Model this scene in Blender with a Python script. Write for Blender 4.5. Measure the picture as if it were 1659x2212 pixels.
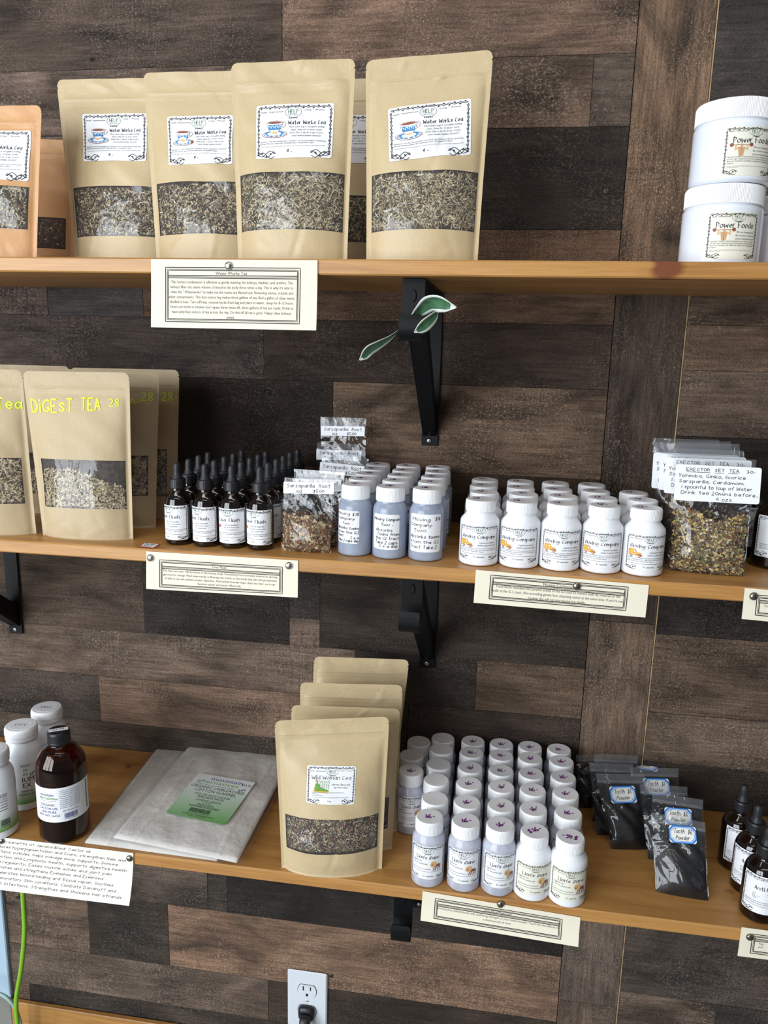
import bpy, math, random
import numpy as np
for _o in list(bpy.data.objects): bpy.data.objects.remove(_o)
SC = bpy.context.scene
COL = SC.collection
# ---------------------------------------------------------------- camera
IW, IH, FPX = 1659, 2212, 1686.58
CAM = np.array([0.25869, -1.28945, 0.09128])
YAW, PITCH, ROLL = 0.14861, -0.20907, 0.0235
_f = np.array([-math.sin(YAW)*math.cos(PITCH), math.cos(YAW)*math.cos(PITCH), math.sin(PITCH)])
_r = np.array([math.cos(YAW), math.sin(YAW), 0.0]); _u = np.cross(_r, _f)
CR = _r*math.cos(ROLL)+_u*math.sin(ROLL); CU = -_r*math.sin(ROLL)+_u*math.cos(ROLL); CF = _f
from mathutils import Matrix, Vector
cd = bpy.data.cameras.new('camera'); cam = bpy.data.objects.new('camera', cd); COL.objects.link(cam)
cd.sensor_fit = 'HORIZONTAL'; cd.sensor_width = 36.0; cd.lens = 36.0*FPX/IW; cd.clip_start = 0.02; cd.clip_end = 60
cam.matrix_world = Matrix(((CR[0], CU[0], -CF[0], CAM[0]), (CR[1], CU[1], -CF[1], CAM[1]), (CR[2], CU[2], -CF[2], CAM[2]), (0, 0, 0, 1)))
SC.camera = cam
# ---------------------------------------------------------------- light
SC.view_settings.view_transform = 'Standard'; SC.view_settings.look = 'None'
SC.view_settings.exposure = 0.0; SC.view_settings.gamma = 1.0; SC.view_settings.use_curve_mapping = False
w = bpy.data.worlds.new('room_light'); SC.world = w; w.use_nodes = True
bg = w.node_tree.nodes['Background']; bg.inputs[0].default_value = (0.93, 0.96, 1.0, 1); bg.inputs[1].default_value = 0.17
def area(name, loc, target, sx, sy, power, col):
    l = bpy.data.lights.new(name, 'AREA'); l.shape = 'RECTANGLE'; l.size = sx; l.size_y = sy; l.energy = power; l.color = col
    o = bpy.data.objects.new(name, l); COL.objects.link(o); o.location = loc
    d = Vector(target)-Vector(loc); o.rotation_euler = d.to_track_quat('-Z', 'Y').to_euler(); return o
DAY = (0.88, 0.94, 1.0)
for i in range(3):      # three tall shop-front panes, behind and to the left of the viewer
    area('window_daylight', (-3.0+0.95*i, -2.9-0.25*i, 0.2), (-0.05, 0, -0.35), 0.8, 2.4, 60, DAY)
for i in range(2):      # two ceiling tube fixtures
    area('ceiling_tube', (0.15, -1.1-1.2*i, 1.75), (0.15, -1.1-1.2*i+0.5, 0), 2.2, 0.16, 8.5, (1.0, 0.97, 0.92))
SC.cycles.max_bounces = 8; SC.cycles.transparent_max_bounces = 32; SC.cycles.sample_clamp_indirect = 6
# ---------------------------------------------------------------- helpers
Z1, Z2, Z3, TH = 0.19604, -0.19447, -0.67694, 0.01918
D1, D2, D3 = 0.2966, 0.2900, 0.2973
def ray(x, y): return CF+CR*((x-IW/2)/FPX)-CU*((y-IH/2)/FPX)
def on_y(x, y, Y): d = ray(x, y); return CAM+d*((Y-CAM[1])/d[1])
def on_z(x, y, Z): d = ray(x, y); return CAM+d*((Z-CAM[2])/d[2])
def mpp(P): return float((np.asarray(P)-CAM)@CF)/FPX      # metres per pixel at P
RNG = np.random.default_rng(7)
def mesh(name, V, F, mats, mi=None, smooth=False):
    me = bpy.data.meshes.new(name)
    me.from_pydata([tuple(map(float, v)) for v in V], [], [tuple(int(i) for i in f) for f in F])
    for m in (mats if isinstance(mats, (list, tuple)) else [mats]): me.materials.append(m)
    if mi is not None: me.polygons.foreach_set('material_index', np.asarray(mi, dtype=np.int32))
    if smooth: me.polygons.foreach_set('use_smooth', np.ones(len(me.polygons), dtype=bool))
    me.update(); return me
def obj(name, me, parent=None, loc=(0, 0, 0), rot=(0, 0, 0)):
    o = bpy.data.objects.new(name, me); COL.objects.link(o); o.location = loc; o.rotation_euler = rot
    if parent is not None: o.parent = parent
    return o
def tag(o, label, cat, group=None):
    o['label'] = label; o['category'] = cat
    if group: o['group'] = group
    return o
def thing(name, label, cat, loc=(0, 0, 0), rotz=0, group=None):
    return tag(obj(name, None, None, loc, (0, 0, rotz)), label, cat, group)
def struct(o): o['kind'] = 'structure'; return o
def dup(root, loc, rotz, label, skip=()):
    r = root.copy(); COL.objects.link(r); r.location = loc; r.rotation_euler = (0, 0, rotz); r['label'] = label
    for ch in root.children:
        c = ch.copy(); COL.objects.link(c); c.parent = r
        for g in ch.children:
            if g.name.split('.')[0] in skip: continue
            d = g.copy(); COL.objects.link(d); d.parent = c
    return r
ORD = ['first', 'second', 'third', 'fourth', 'fifth', 'sixth', 'seventh']
# geometry pieces: every function returns (V, F)
def box(x0, x1, y0, y1, z0, z1):
    V = [(x, y, z) for x in (x0, x1) for y in (y0, y1) for z in (z0, z1)]
    return V, [(0, 1, 3, 2), (4, 6, 7, 5), (0, 4, 5, 1), (2, 3, 7, 6), (0, 2, 6, 4), (1, 5, 7, 3)]
def bbox(x0, x1, y0, y1, z0, z1, b):
    """box with bevelled edges (24 vertices)"""
    V = []; c = ((x0+x1)/2, (y0+y1)/2, (z0+z1)/2); h = ((x1-x0)/2, (y1-y0)/2, (z1-z0)/2)
    idx = {}
    for sx in (-1, 1):
        for sy in (-1, 1):
            for sz in (-1, 1):
                s = (sx, sy, sz)
                for a in range(3):
                    p = [c[k]+s[k]*(h[k]-(0 if k == a else b)) for k in range(3)]
                    idx[(s, a)] = len(V); V.append(tuple(p))
    F = []
    for a in range(3):
        o1, o2 = [(1, 2), (0, 2), (0, 1)][a]
        for sg in (-1, 1):
            q = []
            for (i, j) in ((-1, -1), (1, -1), (1, 1), (-1, 1)):
                s = [0, 0, 0]; s[a] = sg; s[o1] = i; s[o2] = j; q.append(idx[(tuple(s), a)])
            F.append(q)
    for a in range(3):
        o1, o2 = [(1, 2), (0, 2), (0, 1)][a]
        for i in (-1, 1):
            for j in (-1, 1):
                s1 = [0, 0, 0]; s1[a] = -1; s1[o1] = i; s1[o2] = j; s2 = list(s1); s2[a] = 1
                s1, s2 = tuple(s1), tuple(s2); F.append((idx[(s1, o1)], idx[(s1, o2)], idx[(s2, o2)], idx[(s2, o1)]))
    for sx in (-1, 1):
        for sy in (-1, 1):
            for sz in (-1, 1): F.append(tuple(idx[((sx, sy, sz), a)] for a in range(3)))
    return V, F
def join(*parts):
    V, F = [], []
    for v, f in parts:
        n = len(V); V += [tuple(p) for p in v]; F += [tuple(i+n for i in q) for q in f]
    return V, F
def lathe(prof, n=40, ridge=None):
    """prof: list of (r, z) from bottom axis to top axis; ridge=(i0,i1,depth): profile rows whose radius alternates"""
    V, F = [], []; m = len(prof)
    for j, (r, z) in enumerate(prof):
        for i in range(n):
            a = 2*math.pi*i/n; rr = r
            if ridge and ridge[0] <= j <= ridge[1] and i % 2: rr = r-ridge[2]
            V.append((rr*math.cos(a), rr*math.sin(a), z))
    for j in range(m-1):
        for i in range(n):
            k = (i+1) % n; F.append((j*n+i, j*n+k, (j+1)*n+k, (j+1)*n+i))
    if prof[0][0] > 1e-6: F.append(tuple(range(n-1, -1, -1)))
    if prof[-1][0] > 1e-6: F.append(tuple((m-1)*n+i for i in range(n)))
    return V, F
def rnd(prof, r=0.002, k=3):
    """round the inner corners of a profile"""
    out = [prof[0]]
    for a, b, c in zip(prof, prof[1:], prof[2:]):
        a, b, c = map(np.array, (a, b, c)); la, lc = np.linalg.norm(a-b), np.linalg.norm(c-b)
        d = min(r, la*.48, lc*.48)
        if d < 1e-5: out.append(tuple(b)); continue
        p, q = b+(a-b)/la*d, b+(c-b)/lc*d
        for t in np.linspace(0, 1, k): out.append(tuple((1-t)**2*p+2*t*(1-t)*b+t*t*q))
    out.append(prof[-1]); return out
def tube(pts, r, n=8, cap=True, rx=None):
    pts = [np.array(p, float) for p in pts]; V, F = [], []
    rs = r if isinstance(r, (list, tuple)) else [r]*len(pts); prev = None
    for i, p in enumerate(pts):
        t = pts[min(i+1, len(pts)-1)]-pts[max(i-1, 0)]; t = t/np.linalg.norm(t)
        a = np.cross(t, (0.13, 0.21, 0.97)) if prev is None else prev-t*(prev@t)
        if np.linalg.norm(a) < 1e-6: a = np.cross(t, (1, 0, 0))
        a = a/np.linalg.norm(a); prev = a; b = np.cross(t, a)
        for k in range(n):
            w_ = 2*math.pi*k/n; V.append(p+rs[i]*(a*math.cos(w_)+b*math.sin(w_)))
    for i in range(len(pts)-1):
        for k in range(n):
            l = (k+1) % n; F.append((i*n+k, i*n+l, (i+1)*n+l, (i+1)*n+k))
    if cap: F.append(tuple(range(n-1, -1, -1))); F.append(tuple((len(pts)-1)*n+k for k in range(n)))
    return V, F
def spline(P, k=6):
    P = [np.array(p, float) for p in P]; Q = [2*P[0]-P[1]]+P+[2*P[-1]-P[-2]]; out = []
    for i in range(1, len(Q)-2):
        for t in np.linspace(0, 1, k, endpoint=False):
            a, b, c, d = Q[i-1:i+3]; out.append(.5*(2*b+(c-a)*t+(2*a-5*b+4*c-d)*t*t+(3*b-a-3*c+d)*t**3))
    out.append(P[-1]); return out
def grid(nu, nv, off=0): return [(off+j*nu+i, off+j*nu+i+1, off+(j+1)*nu+i+1, off+(j+1)*nu+i) for j in range(nv-1) for i in range(nu-1)]
# ---------------------------------------------------------------- materials
def newmat(name):
    m = bpy.data.materials.new(name); m.use_nodes = True; t = m.node_tree
    return m, t, t.nodes['Principled BSDF']
def nd(t, typ, **kw):
    n = t.nodes.new(typ)
    for k, v in kw.items():
        if k[0] == 'i': n.inputs[int(k[1:])].default_value = v
        else: setattr(n, k, v)
    return n
def lk(t, a, b): t.links.new(a, b)
def pm(name, c, rough=.5, metal=0, spec=.5, coat=0.0, trans=0, ior=1.45, bump=None, var=None, sss=0, vscale=(1, 1, 1), alpha=1):
    m, t, b = newmat(name); I = b.inputs
    I['Base Color'].default_value = (*c, 1); I['Roughness'].default_value = rough; I['Metallic'].default_value = metal
    I['Specular IOR Level'].default_value = spec; I['Coat Weight'].default_value = coat; I['Coat Roughness'].default_value = .06
    I['Transmission Weight'].default_value = trans; I['IOR'].default_value = ior; I['Alpha'].default_value = alpha
    if sss: I['Subsurface Weight'].default_value = sss; I['Subsurface Radius'].default_value = (.006, .006, .008); I['Subsurface Scale'].default_value = 1
    if bump or var:
        tc = nd(t, 'ShaderNodeTexCoord'); mp = nd(t, 'ShaderNodeMapping'); mp.inputs['Scale'].default_value = vscale
        lk(t, tc.outputs['Object'], mp.inputs[0])
    if var:
        n = nd(t, 'ShaderNodeTexNoise'); n.inputs['Scale'].default_value = var[0]; n.inputs['Detail'].default_value = 5
        lk(t, mp.outputs[0], n.inputs['Vector']); r = nd(t, 'ShaderNodeValToRGB')
        k = var[1]; r.color_ramp.elements[0].position = .3; r.color_ramp.elements[1].position = .7
        r.color_ramp.elements[0].color = (*[x*(1-k) for x in c], 1); r.color_ramp.elements[1].color = (*[min(1, x*(1+k)) for x in c], 1)
        lk(t, n.outputs['Fac'], r.inputs[0]); lk(t, r.outputs[0], I['Base Color'])
    if bump:
        n = nd(t, 'ShaderNodeTexNoise'); n.inputs['Scale'].default_value = bump[0]; n.inputs['Detail'].default_value = 4
        lk(t, mp.outputs[0], n.inputs['Vector']); p = nd(t, 'ShaderNodeBump'); p.inputs['Strength'].default_value = bump[1]; p.inputs['Distance'].default_value = bump[2] if len(bump) > 2 else .001
        lk(t, n.outputs['Fac'], p.inputs['Height']); lk(t, p.outputs[0], I['Normal'])
    return m
def film_mat(name, haze=.05, rough=.08, bump=(60, .5, .004), tint=(.97, .975, .98), crisp=False):
    m = bpy.data.materials.new(name); m.use_nodes = True; t = m.node_tree; t.nodes.clear()
    out = nd(t, 'ShaderNodeOutputMaterial'); tr = nd(t, 'ShaderNodeBsdfTransparent'); tr.inputs[0].default_value = (*tint, 1)
    gl = nd(t, 'ShaderNodeBsdfGlossy'); gl.inputs['Roughness'].default_value = rough; df = nd(t, 'ShaderNodeBsdfDiffuse'); df.inputs[0].default_value = (.8, .82, .85, 1)
    fr = nd(t, 'ShaderNodeLayerWeight'); fr.inputs[0].default_value = .5; pw = nd(t, 'ShaderNodeMath', operation='POWER'); pw.inputs[1].default_value = 4.5; lk(t, fr.outputs['Facing'], pw.inputs[0]); m1 = nd(t, 'ShaderNodeMixShader'); m2 = nd(t, 'ShaderNodeMixShader')
    m1.inputs[0].default_value = haze; lk(t, tr.outputs[0], m1.inputs[1]); lk(t, df.outputs[0], m1.inputs[2])
    mul = nd(t, 'ShaderNodeMath', operation='MULTIPLY_ADD'); mul.inputs[1].default_value = .9; mul.inputs[2].default_value = .04; lk(t, pw.outputs[0], mul.inputs[0])
    lk(t, mul.outputs[0], m2.inputs[0]); lk(t, m1.outputs[0], m2.inputs[1]); lk(t, gl.outputs[0], m2.inputs[2]); lk(t, m2.outputs[0], out.inputs[0])
    tc = nd(t, 'ShaderNodeTexCoord'); n = nd(t, 'ShaderNodeTexNoise'); n.inputs['Scale'].default_value = bump[0]; n.inputs['Detail'].default_value = 2; n.inputs['Distortion'].default_value = 1.2
    lk(t, tc.outputs['Object'], n.inputs['Vector']); p = nd(t, 'ShaderNodeBump'); p.inputs['Strength'].default_value = bump[1]; p.inputs['Distance'].default_value = bump[2]
    lk(t, n.outputs['Fac'], p.inputs['Height']); lk(t, p.outputs[0], gl.inputs['Normal'])
    if crisp: lk(t, p.outputs[0], fr.inputs['Normal'])
    return m
def shelf_mat(name, knots=()):
    m, t, b = newmat(name); tc = nd(t, 'ShaderNodeTexCoord')
    mp = nd(t, 'ShaderNodeMapping'); mp.inputs['Scale'].default_value = (1.2, 11, 22); lk(t, tc.outputs['Object'], mp.inputs[0])
    n = nd(t, 'ShaderNodeTexNoise'); n.inputs['Scale'].default_value = 3.2; n.inputs['Detail'].default_value = 7; n.inputs['Distortion'].default_value = .7; lk(t, mp.outputs[0], n.inputs['Vector'])
    r = nd(t, 'ShaderNodeValToRGB'); e = r.color_ramp.elements
    e[0].position = .30; e[0].color = (.37, .172, .044, 1); e[1].position = .64; e[1].color = (.53, .275, .080, 1)
    x = e.new(.45); x.color = (.46, .225, .062, 1)
    lk(t, n.outputs['Fac'], r.inputs[0])
    mp2 = nd(t, 'ShaderNodeMapping'); mp2.inputs['Scale'].default_value = (6, 160, 220); lk(t, tc.outputs['Object'], mp2.inputs[0])
    n2 = nd(t, 'ShaderNodeTexNoise'); n2.inputs['Scale'].default_value = 3; n2.inputs['Detail'].default_value = 4; lk(t, mp2.outputs[0], n2.inputs['Vector'])
    mx = nd(t, 'ShaderNodeMix', data_type='RGBA', blend_type='MULTIPLY'); mx.inputs[0].default_value = .35
    lk(t, r.outputs[0], mx.inputs[6]); r2 = nd(t, 'ShaderNodeValToRGB'); r2.color_ramp.elements[0].position = .35; r2.color_ramp.elements[0].color = (.62, .54, .45, 1); r2.color_ramp.elements[1].position = .6
    lk(t, n2.outputs['Fac'], r2.inputs[0]); lk(t, r2.outputs[0], mx.inputs[7]); last = mx.outputs[2]
    for (kx, ky, kz, sx, sy, sz) in knots:
        s = nd(t, 'ShaderNodeVectorMath', operation='SUBTRACT'); s.inputs[1].default_value = (kx, ky, kz); lk(t, tc.outputs['Object'], s.inputs[0])
        d = nd(t, 'ShaderNodeVectorMath', operation='DIVIDE'); d.inputs[1].default_value = (sx, sy, sz); lk(t, s.outputs[0], d.inputs[0])
        l = nd(t, 'ShaderNodeVectorMath', operation='LENGTH'); lk(t, d.outputs[0], l.inputs[0])
        a = nd(t, 'ShaderNodeMath', operation='ADD'); lk(t, l.outputs['Value'], a.inputs[0]); a2 = nd(t, 'ShaderNodeMath', operation='MULTIPLY'); a2.inputs[1].default_value = .9; lk(t, n.outputs['Fac'], a2.inputs[0]); lk(t, a2.outputs[0], a.inputs[1])
        kr = nd(t, 'ShaderNodeValToRGB'); kr.color_ramp.elements[0].position = .75; kr.color_ramp.elements[0].color = (1, 1, 1, 1); kr.color_ramp.elements[1].position = 1.5 if sx > .05 else 1.35; kr.color_ramp.elements[1].color = (0, 0, 0, 1)
        dv = nd(t, 'ShaderNodeMath', operation='DIVIDE'); dv.inputs[1].default_value = 1.0; lk(t, a.outputs[0], dv.inputs[0]); lk(t, dv.outputs[0], kr.inputs[0])
        k2 = nd(t, 'ShaderNodeMix', data_type='RGBA'); k2.inputs[7].default_value = (.19, .055, .018, 1) if sz > .045 else (.36, .14, .045, 1); lk(t, kr.outputs[0], k2.inputs[0]); lk(t, last, k2.inputs[6]); last = k2.outputs[2]
    lk(t, last, b.inputs['Base Color']); b.inputs['Roughness'].default_value = .42; b.inputs['Coat Weight'].default_value = .12; b.inputs['Coat Roughness'].default_value = .3
    p = nd(t, 'ShaderNodeBump'); p.inputs['Strength'].default_value = .25; p.inputs['Distance'].default_value = .0008; lk(t, n2.outputs['Fac'], p.inputs['Height']); lk(t, p.outputs[0], b.inputs['Normal'])
    return m
def plank_mat():
    m, t, b = newmat('reclaimed_plank'); tc = nd(t, 'ShaderNodeTexCoord'); oi = nd(t, 'ShaderNodeObjectInfo')
    at = nd(t, 'ShaderNodeAttribute', attribute_type='OBJECT', attribute_name='tone')
    off = nd(t, 'ShaderNodeVectorMath', operation='SCALE'); off.inputs[0].default_value = (37, 11, 23); lk(t, oi.outputs['Random'], off.inputs['Scale'])
    ad = nd(t, 'ShaderNodeVectorMath', operation='ADD'); lk(t, tc.outputs['Object'], ad.inputs[0]); lk(t, off.outputs[0], ad.inputs[1])
    def noise(sc, scale, det=5, dist=0, rough=.55):
        mp = nd(t, 'ShaderNodeMapping'); mp.inputs['Scale'].default_value = sc; lk(t, ad.outputs[0], mp.inputs[0])
        n = nd(t, 'ShaderNodeTexNoise'); n.inputs['Scale'].default_value = scale; n.inputs['Detail'].default_value = det; n.inputs['Distortion'].default_value = dist; n.inputs['Roughness'].default_value = rough
        lk(t, mp.outputs[0], n.inputs['Vector']); return n.outputs['Fac']
    def ramp(src, p0, c0, p1, c1):
        r = nd(t, 'ShaderNodeValToRGB'); e = r.color_ramp.elements; e[0].position = p0; e[0].color = (*c0, 1); e[1].position = p1; e[1].color = (*c1, 1); lk(t, src, r.inputs[0]); return r.outputs[0]
    def mix(mode, fac, a, c):
        x = nd(t, 'ShaderNodeMix', data_type='RGBA', blend_type=mode)
        if isinstance(fac, float): x.inputs[0].default_value = fac
        else: lk(t, fac, x.inputs[0])
        lk(t, a, x.inputs[6])
        if isinstance(c, tuple): x.inputs[7].default_value = (*c, 1)
        else: lk(t, c, x.inputs[7])
        return x.outputs[2]
    blotch = noise((1, 1, 2.2), 5.5, 7, .8, .6); grain = noise((1.6, 26, 26), 4.2, 10, 1.8, .7); streak = noise((3.5, 60, 75), 5, 5, .5, .6); fine = noise((30, 1, 55), 9, 4, .2, .7); saw = noise((110, 3, 3), 3, 2, .2); sawmask = noise((1, 1, 1), 9, 3)
    speck = noise((60, 60, 85), 5.2, 3, .3, .75); emb = noise((34, 30, 40), 8, 4, .8, .65)
    wm = nd(t, 'ShaderNodeVectorMath', operation='MULTIPLY'); wm.inputs[1].default_value = (.95, .865, .79); lk(t, at.outputs['Color'], wm.inputs[0])
    c = mix('MULTIPLY', 1.0, wm.outputs[0], ramp(blotch, .30, (.26, .25, .25), .70, (1.85, 1.76, 1.68)))
    c = mix('MULTIPLY', .62, c, ramp(grain, .34, (.30, .285, .28), .62, (1.42, 1.38, 1.34)))
    c = mix('MULTIPLY', .35, c, ramp(streak, .36, (.42, .41, .4), .60, (1.25, 1.25, 1.25)))
    c = mix('MULTIPLY', ramp(sawmask, .5, (0, 0, 0), .68, (.5, .5, .5)), c, ramp(saw, .38, (.5, .5, .5), .6, (1.3, 1.3, 1.3)))
    c = mix('MULTIPLY', .45, c, ramp(fine, .36, (.45, .44, .44), .62, (1.35, 1.35, 1.35)))
    glint = ramp(speck, .545, (0, 0, 0), .62, (1, 1, 1))  # pale flecks: glints of the embossed relief painted into the base colour
    g2 = nd(t, 'ShaderNodeMath', operation='MULTIPLY'); lk(t, glint, g2.inputs[0]); lk(t, ramp(sawmask, .42, (0.12, .12, .12), .58, (.9, .9, .9)), g2.inputs[1])
    glint_tone = nd(t, 'ShaderNodeVectorMath', operation='MULTIPLY_ADD'); glint_tone.inputs[1].default_value = (2.1, 1.95, 1.8); glint_tone.inputs[2].default_value = (.065, .054, .042); lk(t, at.outputs['Color'], glint_tone.inputs[0])
    c = mix('MIX', g2.outputs[0], c, glint_tone.outputs[0])
    # nail holes and small knots: sparse dark spots
    vo = nd(t, 'ShaderNodeTexVoronoi'); vo.inputs['Scale'].default_value = 9; mpv = nd(t, 'ShaderNodeMapping'); mpv.inputs['Scale'].default_value = (.8, 0, 1.1); lk(t, ad.outputs[0], mpv.inputs[0]); lk(t, mpv.outputs[0], vo.inputs['Vector'])
    dist = nd(t, 'ShaderNodeMath', operation='MULTIPLY_ADD'); lk(t, fine, dist.inputs[0]); dist.inputs[1].default_value = .03; lk(t, vo.outputs['Distance'], dist.inputs[2])
    c = mix('MIX', ramp(dist.outputs[0], .035, (1, 1, 1), .06, (0, 0, 0)), c, (.012, .01, .009))
    lk(t, c, b.inputs['Base Color'])
    b.inputs['Roughness'].default_value = .40; b.inputs['Specular IOR Level'].default_value = .6
    h1 = nd(t, 'ShaderNodeMath', operation='ADD'); lk(t, fine, h1.inputs[0]); lk(t, speck, h1.inputs[1]); h3 = nd(t, 'ShaderNodeMath', operation='MULTIPLY_ADD'); h3.inputs[1].default_value = 1.6; lk(t, emb, h3.inputs[0]); lk(t, h1.outputs[0], h3.inputs[2]); h2 = nd(t, 'ShaderNodeMath', operation='ADD'); lk(t, h3.outputs[0], h2.inputs[0]); lk(t, grain, h2.inputs[1])
    p = nd(t, 'ShaderNodeBump'); p.inputs['Strength'].default_value = .9; p.inputs['Distance'].default_value = .0026; lk(t, h2.outputs[0], p.inputs['Height']); lk(t, p.outputs[0], b.inputs['Normal'])
    return m
M = dict(
    plank=plank_mat(), backing=pm('backing_board', (.012, .01, .009), .9), edge_strip=pm('panel_edge', (.42, .29, .16), .6, var=(60, .3)),
    kraft=pm('kraft_paper', (.545, .425, .245), .42, bump=(26, .35, .004), var=(420, .05)), kraft_orange=pm('orange_kraft_paper', (.60, .33, .15), .45, bump=(26, .35, .004), var=(420, .05)),
    kraft_dull=pm('matte_kraft_paper', (.505, .395, .24), .55, bump=(26, .4, .004), var=(420, .05)),
    paper=pm('label_paper', (.84, .855, .88), .45), card=pm('cream_card', (.82, .765, .61), .7), card_white=pm('white_card', (.78, .76, .68), .75),
    ink=pm('black_ink', (.022, .02, .022), .6), grey_ink=pm('grey_ink', (.07, .07, .075), .7), green_ink=pm('green_ink', (.10, .20, .11), .6), lime=pm('lime_marker', (.72, .92, .03), .5),
    purple=pm('purple_marker', (.17, .012, .20), .5), blue_ink=pm('blue_print', (.05, .22, .45), .5), navy=pm('navy_print', (.05, .06, .25), .5), leaf_green=pm('green_print', (.13, .36, .05), .5),
    brown_ink=pm('brown_print', (.25, .07, .04), .5), red_ink=pm('red_print', (.55, .06, .03), .5), orange_ink=pm('orange_print', (.80, .42, .05), .5), tan_ink=pm('tan_print', (.72, .47, .22), .5), skin_ink=pm('peach_print', (.58, .34, .18), .5), pink_ink=pm('pink_print', (.62, .42, .50), .5),
    wplastic=pm('white_plastic', (.84, .86, .90), .32, coat=.1), wcap=pm('white_cap', (.86, .87, .89), .42), jar=pm('white_jar', (.80, .845, .93), .2, coat=.3),
    bluegrey=pm('blue_grey_frosted_plastic', (.30, .345, .44), .27, coat=.15, var=(35, .18)), greyfrost=pm('grey_frosted_plastic', (.46, .475, .555), .27, coat=.15, var=(45, .22)),
    amber=pm('dark_amber_glass', (.006, .0028, .002), .07, coat=.6), rubber=pm('black_rubber', (.016, .017, .02), .5), bcap=pm('black_plastic', (.014, .014, .016), .38),
    black=pm('black_steel', (.004, .0042, .005), .45, spec=.22), steel=pm('steel', (.55, .54, .52), .28, metal=1), brass=pm('dark_tack', (.30, .27, .23), .25, metal=1),
    film=film_mat('clear_film', .025, .10, (38, .5, .003)), crinkle=film_mat('crinkled_film', .004, .035, (17, .8, .009), crisp=True), sleeve=film_mat('flat_sleeve_film', .03, .12, (20, .3, .004)), zipstrip=film_mat('zip_strip', .07, .15, (200, .4, .001)),
    herb_bed=pm('dark_herb_bed', (.055, .04, .03), .8, var=(160, .6)), h_dark=pm('dark_herb', (.05, .036, .028), .8), h_brown=pm('brown_herb', (.17, .11, .065), .8), h_tan=pm('tan_stem', (.47, .37, .22), .75), h_green=pm('green_herb', (.16, .15, .085), .8), h_pale=pm('pale_stem', (.62, .53, .36), .75), h_rose=pm('rose_petal', (.22, .03, .07), .7), h_yel=pm('yellow_chip', (.55, .40, .13), .75), h_red=pm('red_brown_chip', (.22, .09, .045), .75),
    powder=pm('charcoal_powder', (.007, .007, .008), .5, bump=(60, .4, .003)), flannel=pm('cotton_flannel', (.76, .73, .685), .9, bump=(40, .6, .006), var=(14, .07)),
    leafg=pm('leaf_green', (.055, .145, .07), .35, var=(90, .45)), leafw=pm('leaf_cream', (.72, .76, .70), .4), plate=pm('outlet_white', (.72, .77, .82), .35), slot=pm('slot_dark', (.02, .02, .02), .6),
    cord=pm('green_cord', (.24, .52, .03), .45), teal=pm('teal_cord', (.36, .55, .52), .45), bluewall=pm('pale_blue_paint', (.42, .56, .68), .55, bump=(30, .2, .002), var=(6, .05)), floor=pm('grey_floor', (.22, .215, .19), .7, var=(5, .3), vscale=(1, 6, 1)),
    bronze=pm('wall_screw', (.10, .085, .07), .4, metal=.8), tagred=pm('red_border', (.62, .05, .05), .5), tagblue=pm('blue_border', (.02, .20, .62), .45), powderlabel=pm('cream_label', (.80, .80, .76), .5), label_cream=pm('yellowed_label', (.80, .79, .68), .45))
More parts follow.
